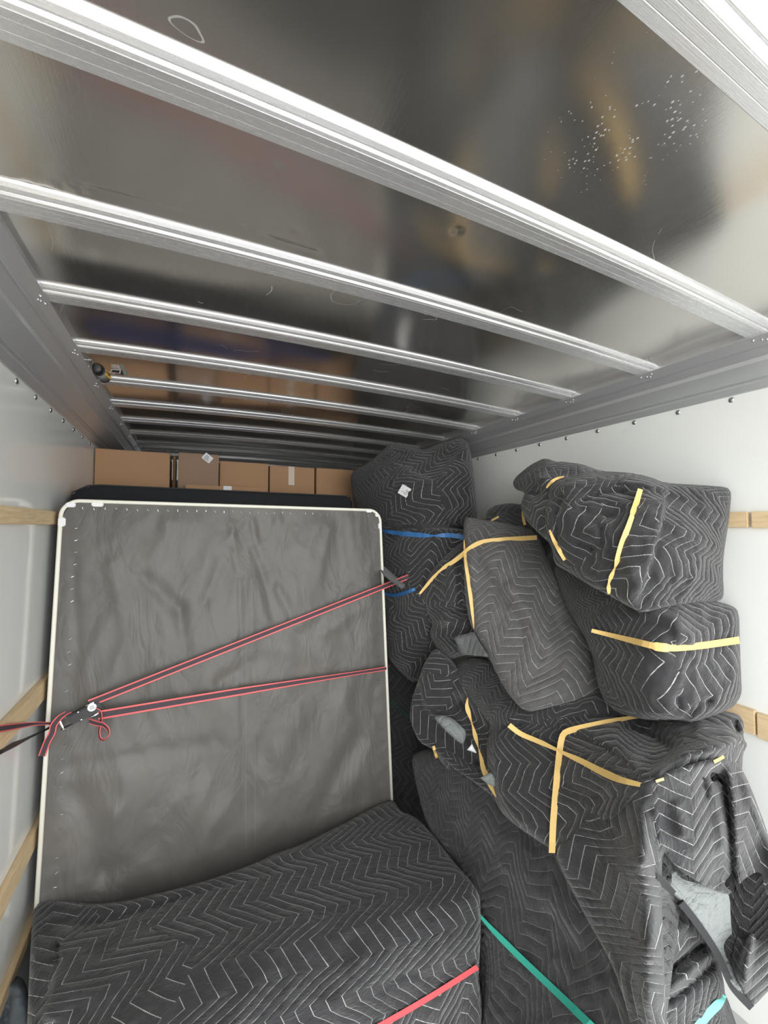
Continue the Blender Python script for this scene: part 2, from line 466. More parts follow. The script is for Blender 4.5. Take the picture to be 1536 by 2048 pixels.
fa = at_y(371, 969, 2.93); fb = at_y(534, 976, 2.93)
ft = tag(empty('flat_carton', ((fa.x+fb.x)/2, 2.93, EYE.z-.26)), 'thin flat cardboard carton with white tape in front of the box row', 'cardboard box', 'cardboard boxes stacked at the front of the truck')
child(bmobj('body', box_bm((fa.x, 2.93, EYE.z-.26), (fb.x, 2.98, (fa.z+fb.z)/2), .003), MCARD), ft)
p = at_y(455, 978, 2.93)
child(bmobj('tape', box_bm((p.x-.026, 2.928, (fa.z+fb.z)/2-.03), (p.x+.026, 2.985, (fa.z+fb.z)/2+.0015)), MTAPEW), ft)
# what carries the row: tall wardrobe cartons standing on the floor behind the mattress
for xa, xb, lab in ((-.53, .02, 'tall wardrobe carton under the leftmost boxes, behind the mattress'), (.03, .58, 'tall wardrobe carton under the middle boxes, behind the mattress'), (.59, 1.22, 'tall wardrobe carton under the rightmost boxes, behind the mattress')):
    tag(bmobj('wardrobe_carton', box_bm((xa, 2.92, 0), (xb, 3.52, EYE.z-.261), .004), MCARD2), lab, 'cardboard box', 'tall cartons under the box row')

# folded blue blanket lying on cartons between the mattress and the box row (seen only in the roof's reflection)
def soft_block(name, lo, hi, mat, amp=.012, r=.05, n=14):
    bm = bmesh.new(); bmesh.ops.create_cube(bm, size=2)
    bmesh.ops.subdivide_edges(bm, edges=bm.edges, cuts=n, use_grid_fill=True)
    lo, hi = Vector(lo), Vector(hi); c = (lo+hi)/2; h = (hi-lo)/2
    for v in bm.verts:
        p = Vector([v.co[i]*h[i] for i in range(3)])
        inner = Vector([max(-(h[i]-r), min(h[i]-r, p[i])) for i in range(3)])
        d = p-inner
        if d.length > 0: p = inner+d.normalized()*min(r, d.length) if d.length > r else p
        nn = noise.noise_vector(p*6+c*3)*amp
        v.co = c+p+nn
    return bmobj(name, bm, mat, None, True)
ob = soft_block('folded_blanket', (-.50, 2.68, EYE.z-.30), (.95, 2.91, EYE.z+.165), MBLUEC)
tag(ob, 'folded blue blanket on the cartons behind the black mattress', 'blanket')
tag(bmobj('storage_carton', box_bm((-.50, 2.67, 0), (.97, 2.915, EYE.z-.31), .004), MCARD2), 'long low carton under the blue blanket, behind the black mattress', 'cardboard box')

# ------------------------------------------------------------------ box spring, seen from its underside
TL = at_y(124, 1001, 2.20); TRp = at_y(759, 1021, 2.20); BLp = at_y(75, 1795, 2.03); BRp = at_y(783, 1600, 2.045)
def down(a, b, z): f = (z-a.z)/(b.z-a.z); return a+(b-a)*f
BL = down(TL, BLp, .02); BR = down(TRp, BRp, .02)
XA = (TRp-TL).normalized(); ZA = ((TL-BL)+(TRp-BR)).normalized(); NA = XA.cross(ZA).normalized()   # NA faces the camera (-y)
if NA.y > 0: NA = -NA
def bs(a, b, n=0.0):        # a across 0..1, b up 0..1, n out of the face
    return BL.lerp(BR, a).lerp(TL.lerp(TRp, a), b)+NA*n
BW = (TRp-TL).length; BH = (TL-BL).length
bsp = tag(empty('box_spring', (BL+BR)/2), 'grey-bottomed box spring standing on edge, leaning against the black mattress', 'box spring')
def rr_edge(n=14, ra=.045):   # rounded top corners, in (a, b)
    pts = [(0, 0)]
    for k in range(n+1):
        th = math.pi/2*k/n
        pts.append((ra*(1-math.cos(th))*1.0, 1-ra*BW/BH*(1-math.sin(th))))
    for k in range(n+1):
        th = math.pi/2*k/n
        pts.append((1-ra*(1-math.sin(th)), 1-ra*BW/BH*(1-math.cos(th))))
    pts.append((1, 0)); return pts
def bs_in(a, b, ra=.045):
    # pull grid corners in to the rounded outline
    rb = ra*BW/BH
    if b > 1-rb and (a < ra or a > 1-ra):
        cx = ra if a < ra else 1-ra; dx = (a-cx)/ra; dy = (b-(1-rb))/rb; L = math.hypot(dx, dy)
        m = max(abs(dx), abs(dy))
        if L > 0: a = cx+dx*m/L*ra; b = 1-rb+dy*m/L*rb
    return a, b
def cover():
    bm = bmesh.new(); na, nb = 150, 190; g = []
    def ab(u, v):
        r = ray(u, v); p = EYE+r*((BL-EYE).dot(NA)/r.dot(NA)); b = (p-BL).dot(ZA)/(TL-BL).dot(ZA)
        L0 = BL.lerp(TL, b); return ((p-L0).dot(XA)/((BR.lerp(TRp, b)-L0).dot(XA)), b)
    FP = [((463,1040),(476,1135),.010,.012),((505,1035),(520,1110),.012,.012),((512,1097),(550,1235),-.014,.016),((490,1028),(440,1090),.008,.012),((560,1030),(600,1100),.009,.02),
          ((640,1030),(620,1090),.009,.02),((700,1030),(715,1110),.008,.02),((287,1153),(358,1215),-.014,.02),((358,1215),(370,1295),-.016,.018),((220,1128),(248,1262),.012,.02),
          ((409,1200),(442,1118),-.010,.016),((340,1040),(300,1140),.008,.03),((558,1174),(596,1248),-.014,.018),((596,1245),(650,1212),.012,.018),((660,1050),(640,1150),.008,.02),
          ((440,1362),(525,1312),-.016,.02),((150,1600),(200,1745),-.020,.035),((205,1745),(290,1680),-.016,.03),((720,1480),(636,1625),-.024,.035),((690,1400),(730,1300),.010,.03),
          ((143,1532),(430,1486),-.010,.018),((300,1560),(420,1640),.010,.05),((560,1500),(620,1400),.010,.04),((140,1120),(150,1330),-.008,.012),((650,1260),(740,1200),.010,.02),
          ((480,1150),(490,1690),-.006,.007),((503,1150),(512,1690),.005,.008),((560,1290),(700,1330),.008,.03),((200,1380),(260,1300),.010,.03),((230,1620),(240,1700),.010,.02),((400,1700),(450,1620),.008,.03)]
    FO = [(ab(*p), ab(*q), am*1.15, wd) for p, q, am, wd in FP]
    for j in range(nb+1):
        row = []
        for i in range(na+1):
            a0, b0 = i/na, j/nb
            e = min(a0, 1-a0, (1-b0)*1.2)
            k = min(1, e/.05)
            z = .018*noise.noise(Vector((a0*3, b0*3.4, 0))) + .010*noise.noise(Vector((a0*9, b0*7, 3))) + .006*(1-abs(noise.noise(Vector((a0*13, b0*9, 8))))*2)
            # puckers along the stapled hem
            hem = math.exp(-(e/.045)**2)
            z += .003*hem*math.sin((b0 if min(a0, 1-a0) < (1-b0) else a0)*150+noise.noise(Vector((a0*5, b0*5, 2)))*4)
            for (p0, p1, am, wd) in FO:
                vx, vy = p1[0]-p0[0], p1[1]-p0[1]; q = ((a0-p0[0])*vx+(b0-p0[1])*vy)/(vx*vx+vy*vy); q = max(0, min(1, q))
                dd = math.hypot(a0-p0[0]-q*vx, b0-p0[1]-q*vy)/wd
                z += am*math.exp(-dd*dd)*(1-q*.6)
            z -= .010*math.exp(-((a0-.595)/.008)**2)*.0
            a, b = bs_in(a0, b0)
            row.append(bm.verts.new(bs(.006+a*.988, b*.996, .004+z*k)))
        g.append(row)
    for j in range(nb):
        for i in range(na): bm.faces.new((g[j][i], g[j][i+1], g[j+1][i+1], g[j+1][i]))
    o = bmobj('dust_cover', bm, MDUST, None, True)
    return o, g
cov = cover()[0]
child(cov, bsp)
cov_bvh = BVHTree.FromPolygons([v.co.copy() for v in cov.data.vertices], [list(p.vertices) for p in cov.data.polygons])
def on_cover(a, b, lift):
    p = bs(a, b, .2); h = cov_bvh.ray_cast(p, -NA)
    return (h[0] if h[0] else bs(a, b, 0))+NA*lift
# body behind the cover
bm = bmesh.new()
ed = rr_edge(); fr = [bm.verts.new(bs(a, b, -.032)) for a, b in ed]; bk = [bm.verts.new(bs(a, b, -.19)) for a, b in ed]
n = len(ed)
for i in range(n): bm.faces.new((fr[i], fr[(i+1) % n], bk[(i+1) % n], bk[i]))
bm.faces.new(fr); bm.faces.new(bk[::-1])
child(bmobj('frame_body', bm, MSLAB), bsp)
# cream piping along the edge
child(bmobj('piping', tube_bm([bs(a, b, .004) for a, b in ed], .0085, 8), MPIPE, None, True), bsp)
# centre seam, left hem line
def seam(a0, a1, b0, b1, w, mat, nm):
    bm = bmesh.new(); N = 90; L = []
    for k in range(N+1):
        f = k/N; a = a0+(a1-a0)*f; b = b0+(b1-b0)*f
        L.append((bm.verts.new(on_cover(a-w, b, .0012)), bm.verts.new(on_cover(a+w, b, .0016))))
    for k in range(N): bm.faces.new((L[k][0], L[k][1], L[k+1][1], L[k+1][0]))
    child(bmobj(nm, bm, mat, None, True), bsp)
def abp(u, v):
    r = ray(u, v); p = EYE+r*((BL-EYE).dot(NA)/r.dot(NA)); b = (p-BL).dot(ZA)/(TL-BL).dot(ZA)
    L0 = BL.lerp(TL, b); return ((p-L0).dot(XA)/((BR.lerp(TRp, b)-L0).dot(XA)), b)
_a, _b = abp(492, 1120), abp(493, 1700); seam(_b[0], _a[0], _b[1], _a[1], .0011, MSEAM, 'seam')
_a, _b = abp(508, 1110), abp(512, 1700); seam(_b[0], _a[0], _b[1], _a[1], .0007, MSEAM, 'seam')
seam(.095, .075, .05, .22, .0009, MSEAM, 'seam')
# staples round the hem
for k in range(88):
    if k < 34: a, b, an = .035+.006*random.random(), .10+k*.0262, 20
    elif k < 68: a, b, an = .05+(k-34)*.0272, .982+.003*random.random(), 65
    else: a, b, an = .967+.004*random.random(), .97-(k-68)*.033, -20
    p = on_cover(a, b, .002); th = math.radians(an+random.uniform(-25, 25))
    d = (XA*math.cos(th)+ZA*math.sin(th))*(.0052)
    if k >= 34 and k < 68: d = (XA*math.cos(th)-ZA*math.sin(th))*.005
    child(bmobj('staple', tube_bm([p-d-NA*.003, p-d+NA*.001, p+d+NA*.001, p+d-NA*.003], .0011, 5), MSTAPLE), bsp)
# white plastic corner guards and the law tag
def guard(a, b, w, h, nm='corner_guard', th=.012):
    p = bs(a, b, .004); bm = box_bm((-w/2, -h/2, -th), (w/2, h/2, th), .004)
    mt = Matrix((XA, ZA, NA)).transposed()
    for v in bm.verts: v.co = p+mt @ v.co
    child(bmobj(nm, bm, MPLAS, None, False), bsp)
guard(.022, .990, .035, .020); guard(.004, .952, .026, .038); guard(.952, .997, .036, .018); guard(.996, .952, .018, .036); guard(.985, .985, .02, .02)
guard(.085, .993, .044, .020, 'tag_label', .010)

# black mattress behind it
def slab():
    y = 2.44
    a = at_y(138, 968, y); b = at_y(706, 993, y+.02); th = .22
    low = -.19
    sh = Vector((0, low, -(a.z)+.02))
    sh2 = Vector((0, low, -(b.z)+.02))
    bm = bmesh.new(); N = 12; pts = []
    w = (b-a)
    ch = .035
    A0 = a+sh; B0 = b+sh2
    pts = [A0, a+Vector((0, 0, -.085)), a+Vector((.015, 0, -.04)), a+Vector((.075, 0, -.005)), a+Vector((.13, 0, 0)), b+Vector((-.03, 0, .001)), b+Vector((-.004, 0, -.02)), B0]
    fr = [bm.verts.new(p) for p in pts]; bk = [bm.verts.new(p+Vector((0, th, 0))) for p in pts]
    n = len(pts)
    for i in range(n): bm.faces.new((fr[i], fr[(i+1) % n], bk[(i+1) % n], bk[i]))
    bm.faces.new(fr); bm.faces.new(bk[::-1])
    bmesh.ops.bevel(bm, geom=list(bm.edges), offset=.012, segments=3, affect='EDGES')
    o = empty('mattress', ((a+b)/2).xy.to_3d()+Vector((0, low, 0)))
    tag(o, 'black mattress standing upright behind the grey-bottomed box spring', 'mattress')
    child(bmobj('cover', bm, MSLAB, None, True), o)
    child(bmobj('piping', tube_bm([p+Vector((0, -.001, 0)) for p in pts], .004, 6), MBIND, None, True), o)
slab()

# ------------------------------------------------------------------ blanket-wrapped bundles
def chaikin(pts, it=2, closed=True):
    p = [np.array(q, float) for q in pts]
    for _ in range(it):
        r = []
        n = len(p)
        for i in range(n if closed else n-1):
            a, b = p[i], p[(i+1) % n]
            r += [a*.80+b*.20, a*.20+b*.80]
        if not closed: r = [p[0]]+r[1:-1]+[p[-1]]
        p = r
    return np.array(p)
def resample(p, step, closed=True):
    q = np.vstack([p, p[:1]]) if closed else p
    s = np.r_[0, np.cumsum(np.hypot(*np.diff(q, axis=0).T))]
    n = max(4, int(round(s[-1]/step)))
    t = np.linspace(0, s[-1], n+1)
    r = np.c_[np.interp(t, s, q[:, 0]), np.interp(t, s, q[:, 1])]
    return r[:-1] if closed else r
def seg_dist(P, line, closed=False):
    """distance, side sign and progress of points to a polyline"""
    L = np.array(line, float)
    if closed: L = np.vstack([L, L[:1]])
    best = np.full(len(P), 1e9); sg = np.zeros(len(P)); pr = np.zeros(len(P))
    acc = 0; tot = np.hypot(*np.diff(L, axis=0).T).sum()
    for i in range(len(L)-1):
        a, b = L[i], L[i+1]; v = b-a; l2 = max(v@v, 1e-9)
        t = np.clip(((P-a)@v)/l2, 0, 1); c = a+t[:, None]*v; d = np.hypot(*(P-c).T)
        cr = v[0]*(P[:, 1]-a[1])-v[1]*(P[:, 0]-a[0])
        m = d < best; best[m] = d[m]; sg[m] = np.sign(cr)[m]; pr[m] = (acc+t[m]*math.sqrt(l2))/tot
        acc += math.sqrt(l2)
    return best, sg, pr
def inside(P, poly):
    poly = np.array(poly, float); x, y = P[:, 0], P[:, 1]; r = np.zeros(len(P), bool); n = len(poly)
    for i in range(n):
        x1, y1 = poly[i]; x2, y2 = poly[(i+1) % n]
        c = ((y1 > y) != (y2 > y)) & (x < (x2-x1)*(y-y1)/((y2-y1) or 1e-9)+x1)
        r ^= c
    return r
def tps(ctrl, P, lam=1e-4):
    X = np.array([(c[0], c[1]) for c in ctrl], float)/400; z = 1/np.array([c[2] for c in ctrl], float)
    n = len(X)
    def U(r): return np.where(r > 0, r*r*np.log(r+1e-12), 0)
    K = U(np.hypot(X[:, None, 0]-X[None, :, 0], X[:, None, 1]-X[None, :, 1]))+lam*np.eye(n)
    Q = np.c_[np.ones(n), X]; A = np.zeros((n+3, n+3)); A[:n, :n] = K; A[:n, n:] = Q; A[n:, :n] = Q.T
    s = np.linalg.lstsq(A, np.r_[z, 0, 0, 0], rcond=None)[0]
    Y = P/400; out = np.zeros(len(Y))
    for i in range(0, len(Y), 4000):
        y = Y[i:i+4000]; out[i:i+4000] = U(np.hypot(y[:, None, 0]-X[None, :, 0], y[:, None, 1]-X[None, :, 1]))@s[:n]+s[n]+y@s[n+1:]
    return 1/np.maximum(out, .2)

BVH = {}
def bundle(key, name, label, cat, outline, ctrl, R=24, thick=.28, folds=(), panels=(), ang=0, wr=.006, mat=None, parent=None,
           group=None, step=6.0, soft=2, shrink=.82, seed=0, back=None, wf=5.0, round_amt=1.0, off=(0, 0), jag=0.0, uvpx=False, uvs=1.0, uvxy=False):
    wr *= 1.35; folds = [(f[0], f[1], f[2]*(1.0 if f[0] == 's' else 1.5), *f[3:]) for f in folds]
    mat = mat or MQ
    ctrl = [px(c[1:])if c[0] == 'w' else c for c in ctrl]
    ol = resample(chaikin(outline, soft), step)
    rng = np.random.default_rng(seed+11)
    mn, mx = ol.min(0), ol.max(0)
    gx, gy = np.meshgrid(np.arange(mn[0], mx[0], step), np.arange(mn[1], mx[1], step*.866))
    gx[1::2] += step/2
    G = np.c_[gx.ravel(), gy.ravel()]+rng.uniform(-.12, .12, (gx.size, 2))*step
    G = G[inside(G, ol)]; dd, _, _ = seg_dist(G, ol, True); G = G[dd > step*.55]
    P = np.vstack([ol, G]); nb = len(ol)
    res = delaunay_2d_cdt([Vector((float(a), float(b))) for a, b in P], [(i, (i+1) % nb) for i in range(nb)], [], 1, 1e-5)
    P = np.array([(v.x, v.y) for v in res[0]]); faces = [list(f) for f in res[2]]
    # boundary loop of the result
    cnt = {}
    for f in faces:
        for i in range(len(f)):
            e = (f[i], f[(i+1) % len(f)]); k = tuple(sorted(e)); cnt.setdefault(k, []).append(e)
    nxt = {e[0][0]: e[0][1] for e in cnt.values() if len(e) == 1}
    s0 = next(iter(nxt)); loop = [s0]; c = nxt[s0]
    while c != s0 and len(loop) < len(P): loop.append(c); c = nxt[c]
    d = tps(ctrl, P)
    de, _, _ = seg_dist(P, P[loop], True)
    # folds: ('r', line, amp, width) ridge; ('s', line, amp, width, reach) one side stands proud
    amt = np.zeros(len(P))
    for f in folds:
        q, sg, pr = seg_dist(P, chaikin(f[1], 2, False) if len(f[1]) > 2 else f[1])
        end = np.minimum(1, np.minimum(pr, 1-pr)/.12+.0)
        end = np.where((pr <= 0) | (pr >= 1), np.exp(-(q/(f[3]*1.5))**2)*0, end)
        if f[0] == 'r': amt += f[2]*np.exp(-(q/f[3])**2)*end
        elif f[0] == 'v': amt -= f[2]*np.exp(-np.abs(q/f[3]))*end
        else:
            reach = f[4] if len(f) > 4 else 60
            amt += f[2]*(.5+.5*np.tanh(sg*q/f[3]))*np.exp(-(q/reach)**2)*end
    P3 = [at_d(P[i, 0], P[i, 1], d[i]) for i in range(len(P))]
    so = Vector((seed*3.1, seed*1.7, seed*.9))
    for i, p in enumerate(P3):
        n1 = noise.noise(p*wf+so); n2 = 1-abs(noise.noise(p*wf*2.2+so*2))*2.4
        n3 = 1-abs(noise.noise(Vector((p.x*wf*5, p.y*wf*5, p.z*wf*3))+so))*2.4
        amt[i] += wr*(1.3*n1+.75*n2+.28*n3)
    Rm = R
    t = np.clip(1-de/Rm, 0, 1)
    rd = (1-np.sqrt(np.clip(1-t*t, 0, 1)))*(Rm*d/F)*round_amt
    dd = d-amt*np.clip(de/14, .12, 1)+rd
    P3 = [at_d(P[i, 0], P[i, 1], dd[i]) for i in range(len(P))]
    P3 = [Vector((min(p.x, XR-.006), p.y, max(p.z, .004))) for p in P3]
    me = bpy.data.meshes.new(name); me.from_pydata([tuple(p) for p in P3], [], faces); me.update()
    # lay the cloth flat to get its weave coordinates
    tmp = bpy.data.objects.new('tmp', me); C.objects.link(tmp)
    me.uv_layers.new(name='UVMap')
    bpy.context.view_layer.objects.active = tmp; tmp.select_set(True)
    bpy.ops.object.mode_set(mode='EDIT'); bpy.ops.mesh.select_all(action='SELECT')
    bpy.ops.uv.unwrap(method='CONFORMAL', margin=0)
    bpy.ops.object.mode_set(mode='OBJECT'); tmp.select_set(False)
    uv = np.zeros((len(P), 2)); ul = me.uv_layers[0].data
    for lp in me.loops: uv[lp.vertex_index] = ul[lp.index].uv
    bpy.data.objects.remove(tmp)
    E = np.array([e.vertices[:] for e in me.edges]); co = np.array([tuple(p) for p in P3])
    bpy.data.meshes.remove(me)
    l3 = np.linalg.norm(co[E[:, 0]]-co[E[:, 1]], axis=1); l2 = np.hypot(*(uv[E[:, 0]]-uv[E[:, 1]]).T)
    uv *= np.median(l3/np.maximum(l2, 1e-9))
    A = (P-P.mean(0))*[1, -1]; B = uv-uv.mean(0); H = B.T@A; Uu, Sg, Vt = np.linalg.svd(H); Rr = Uu@Vt
    uv = B@Rr
    if uvxy: uv = np.array([(p.x, p.y+p.z) for p in P3]); uv = uv-uv.mean(0)
    if uvpx: uv = (P-P.mean(0))*[1, -1]*float(np.mean(dd))/F
    th = math.radians(ang); uv = uv@np.array([[math.cos(th), -math.sin(th)], [math.sin(th), math.cos(th)]])+np.array(off)+seed*.37
    uv = uv*uvs; cen = uv.mean(0)
    # back of the solid
    away = (Vector(np.array(co).mean(0))-EYE); away.z *= .25; away.normalize()
    if back is not None: away = Vector(back).normalized()
    c3 = Vector(co[loop].mean(0)); nv = len(P3); L = len(loop)
    V = [tuple(p) for p in P3]; UVv = [tuple(q) for q in uv]
    prev = loop; 
    for k, (tt, sc) in enumerate(((.35, .985), (.7, .93), (1.0, shrink))):
        base = len(V)
        for i in loop:
            p = Vector(co[i]); p2 = c3+(p-c3)*sc + away*(thick*tt)
            V.append((min(p2.x, XR-.006), p2.y, max(p2.z, .004))); du = uv[i]-cen; dn = max(np.hypot(*du), 1e-6); UVv.append(tuple(uv[i]+du/dn*thick*tt))
        cur = list(range(base, base+L))
        for j in range(L):
            a, b = prev[j], prev[(j+1) % L]; a2, b2 = cur[j], cur[(j+1) % L]
            faces.append([b, a, a2, b2])
        prev = cur
    V.append(tuple(c3+away*thick)); UVv.append(tuple(cen)); ci = len(V)-1
    for j in range(L): faces.append([prev[(j+1) % L], prev[j], ci])
    me = bpy.data.meshes.new(name); me.from_pydata(V, [], faces); me.update()
    ul = me.uv_layers.new(name='UVMap').data
    px_all = np.vstack([P, P[loop], P[loop], P[loop], P[loop].mean(0)[None]])
    cenf = np.array([px_all[list(p.vertices)].mean(0) for p in me.polygons])
    pid = np.full(len(cenf), -1)
    for k, pn in enumerate(panels): pid[inside(cenf, pn[0])] = k
    for p in me.polygons:
        p.use_smooth = True
        k = pid[p.index]
        for li in p.loop_indices:
            q = UVv[me.loops[li].vertex_index]
            if k >= 0:
                a = math.radians(panels[k][1]); x, y = q[0]-cen[0], q[1]-cen[1]
                q = (x*math.cos(a)-y*math.sin(a)+.31*(k+1), x*math.sin(a)+y*math.cos(a)+.17*(k+1))
            ul[li].uv = q
    # point the faces outward
    bm = bmesh.new(); bm.from_mesh(me); bmesh.ops.recalc_face_normals(bm, faces=bm.faces); bm.to_mesh(me); bm.free()
    me.materials.append(mat)
    o = bpy.data.objects.new(name, me); C.objects.link(o)
    if parent is not None: o.parent = parent
    else: tag(o, label, cat, group)
    BVH[key] = BVHTree.FromPolygons([v.co.copy() for v in me.vertices], [list(p.vertices) for p in me.polygons])
    return o

def surf(u, v, keys):
    r = ray(u, v); L = r.length; best = None
    for k in keys:
        h = BVH[k].ray_cast(EYE, r/L)
        if h[0] is not None:
            d = h[3]/L
            if best is None or d < best: best = d
    return best
def band(name, label, path, keys, width, mat, cat='elastic band', group=None, parent=None, lift=.005, tw=(), th=.0022, step=7, smooth=3, edges=None, dpath=None, taut=0, dfun=None):
    """flat ribbon laid over the bundles named in keys; tw = [(progress, width factor)]"""
    p = resample(chaikin(path, 2, False) if len(path) > 2 else np.array(path, float), step, False); n = len(p)
    if dfun is not None: D = [dfun(p[i][0], p[i][1], i/(n-1)) for i in range(n)]
    elif dpath is not None: D = list(np.interp(np.linspace(0, 1, n), np.linspace(0, 1, len(dpath)), dpath))
    else:
        D = [surf(u, v, keys) for u, v in p]
        good = [i for i, x in enumerate(D) if x is not None]
        if not good: print('BAND MISSES', name, label); return None
        D = list(np.interp(range(n), good, [D[i] for i in good]))
        for _ in range(taut):     # a stretched band bridges hollows
            D = [min(D[i], (D[max(i-1, 0)]+D[min(i+1, n-1)])/2) for i in range(n)]
        for _ in range(smooth): D = [min(D[i], (D[max(i-1, 0)]+D[i]+D[min(i+1, n-1)])/3+.001) for i in range(n)]
    bm = bmesh.new(); rows = []; rowsE = []
    for i in range(n):
        t = p[min(i+1, n-1)]-p[max(i-1, 0)]; t /= max(np.hypot(*t), 1e-6); nn = np.array([-t[1], t[0]])
        d = D[i]-lift; w = width/2*F/d; f = i/(n-1)
        if tw: w *= float(np.interp(f, [x[0] for x in tw], [x[1] for x in tw]))
        tilt = 0
        if tw: tilt = (1-float(np.interp(f, [x[0] for x in tw], [x[1] for x in tw])))*width*.3
        row = []
        for s in (-1, -.62, .62, 1):
            q = p[i]+nn*w*s; row.append(at_d(q[0], q[1], d+tilt*s*.6))
        rows.append(row)
    def strip(a, b, dz):
        bm = bmesh.new(); A = []
        for i, r in enumerate(rows):
            off = ray(p[i][0], p[i][1]).normalized()
            A.append([bm.verts.new(r[a]-off*dz), bm.verts.new(r[b]-off*dz), bm.verts.new(r[b]+off*th), bm.verts.new(r[a]+off*th)])
        for i in range(n-1):
            for k in range(4): bm.faces.new((A[i][k], A[i][(k+1) % 4], A[i+1][(k+1) % 4], A[i+1][k]))
        bm.faces.new(A[0]); bm.faces.new(A[-1][::-1]); return bm
    if edges is None:
        o = bmobj(name, strip(0, 3, 0), mat, parent, False)
        if parent is None: tag(o, label, cat, group)
        return o
    o = bmobj(name, strip(1, 2, 0), mat, parent, False)
    bmobj('red_edging', strip(0, 1, .0004), edges, o, False); bmobj('red_edging', strip(2, 3, .0004), edges, o, False)
    if parent is None: tag(o, label, cat, group)
    return o

WFC = 'wrapped furniture'
e = EYE.z
# A: topmost bundle by the roof
bundle('A', 'wrapped_furniture', 'black quilted bundle with a white square sticker, topmost of the pile under the roof', WFC,
  [(700,945),(740,925),(776,889),(795,884),(832,897),(848,900),(875,888),(905,880),(920,876),(936,883),(941,905),(948,950),(952,1000),(955,1035),(942,1058),(880,1058),(830,1056),(790,1056),(762,1066),(740,1050),(712,1030),(703,980)],
  [(700,960,2.95),(778,888,2.85),(850,902,2.75),(935,882,2.70),(820,970,2.52),(900,960,2.50),(950,1030,2.62),(760,1000,2.66),(820,1050,2.50),(900,1050,2.48),(720,1020,2.9)],
  R=16, thick=.35, wr=.009, ang=-62, soft=1, seed=1,
  folds=[('s',[(790,920),(830,945),(872,965)],.035,2.5,50),('s',[(872,965),(900,925),(932,885)],.03,2.0,40),('r',[(800,1000),(850,985),(920,1000)],.02,10),('r',[(880,1030),(950,985)],.02,8),('v',[(790,975),(870,1030)],.012,8),('v',[(760,905),(790,960),(775,1040)],.012,8)],
  panels=[([(790,870),(800,925),(872,965),(930,900),(925,860)],-20),([(872,965),(930,895),(960,860),(970,1070),(900,1070)],18),([(690,900),(778,880),(790,960),(770,1080),(690,1080)],10)])
A_ = bpy.context.scene.objects['wrapped_furniture']
def sticker(u, v, keys, sz, rot, par):
    d0 = surf(u, v, keys)-.004; bm = bmesh.new(); c = []
    h = sz/2*F/d0
    q = []
    for a in (0, 90, 180, 270):
        th = math.radians(rot+a+45); uu, vv = u+h*1.41*math.cos(th), v+h*1.41*math.sin(th)
        dd = surf(uu, vv, keys) or d0; q.append(at_d(uu, vv, min(dd-.003, d0+.012)))
    bm.faces.new([bm.verts.new(x) for x in q])
    o = bmobj('sticker', bm, MPAPER, par); m = o.modifiers.new('s', 'SOLIDIFY'); m.thickness = .0008; m.offset = 0
    for k, (wl, yy) in enumerate(((.35, .22), (.62, .36), (.5, .46), (.66, .56), (.42, .66))):
        bm = bmesh.new(); X = q[1]-q[0]; Y = q[3]-q[0]; nrm = X.cross(Y).normalized()
        if nrm.dot(EYE-q[0]) < 0: nrm = -nrm
        a = q[0]+X*.14+Y*yy+nrm*.001
        bm.faces.new([bm.verts.new(z) for z in (a, a+X*wl, a+X*wl+Y*.045, a+Y*.045)])
        r = bmobj('label_print', bm, MINK, o); mm = r.modifiers.new('s', 'SOLIDIFY'); mm.thickness = .0003
sticker(809, 982, ['A'], .062, 30, A_)

# B: column under it
bundle('B', 'wrapped_furniture', 'dark upright quilted bundle tied with blue bands, between the box spring and the leaning bundle', WFC,
  [(750,1052),(800,1048),(860,1050),(940,1060),(960,1100),(940,1250),(900,1320),(862,1335),(830,1370),(795,1340),(768,1305),(755,1200),(752,1130)],
  [(755,1060,2.72),(850,1055,2.45),(935,1065,2.40),(770,1200,2.62),(840,1200,2.32),(900,1250,2.30),(790,1330,2.5),(850,1330,2.35),(830,1110,2.42)],
  R=18, thick=.4, wr=.011, ang=95, seed=2,
  folds=[('s',[(800,1065),(830,1100),(812,1150),(838,1190)],.03,3,50),('v',[(790,1070),(800,1140)],.02,7),('v',[(870,1100),(900,1085),(930,1090)],.02,6),('v',[(780,1190),(800,1260),(815,1320)],.025,6),('r',[(775,1200),(800,1300),(830,1340)],.02,10),('v',[(765,1068),(850,1072),(935,1075)],.02,6)],
  panels=[([(835,1060),(812,1150),(830,1190),(960,1250),(960,1060)],-70),([(740,1195),(845,1195),(870,1400),(740,1400)],-30)])
B_ = [o for o in S.objects if o.name.startswith('wrapped_furniture')][-1]
bundle('B1', 'rolled_edge', None, None, [(758,1128),(770,1122),(790,1140),(812,1165),(806,1180),(785,1165),(765,1150)], [(758,1130,2.5),(812,1175,2.3),(780,1150,2.38)], R=9, thick=.05, wr=.002, mat=MLD, parent=B_, step=4, seed=3)
band('hem', None, [(775,1046),(800,1052),(850,1050),(900,1056),(940,1054)], ['A', 'B'], .030, MBIND, parent=A_, lift=.012)
band('elastic_band', 'upper blue elastic band around the pile beneath the topmost bundle', [(757,1060),(790,1066),(860,1072),(900,1070),(932,1075)], ['A','B'], .030, MBLUE, lift=.014, tw=[(0,.6),(.3,1),(.55,.9),(.62,.2),(.72,.8),(1,1)], group=None)
band('elastic_band', 'lower blue elastic band on the dark bundle beside the box spring edge', [(766,1186),(785,1191),(805,1188),(830,1178)], ['B','B1'], .026, MBLUE, lift=.012, tw=[(0,.5),(.5,.9),(1,.7)])

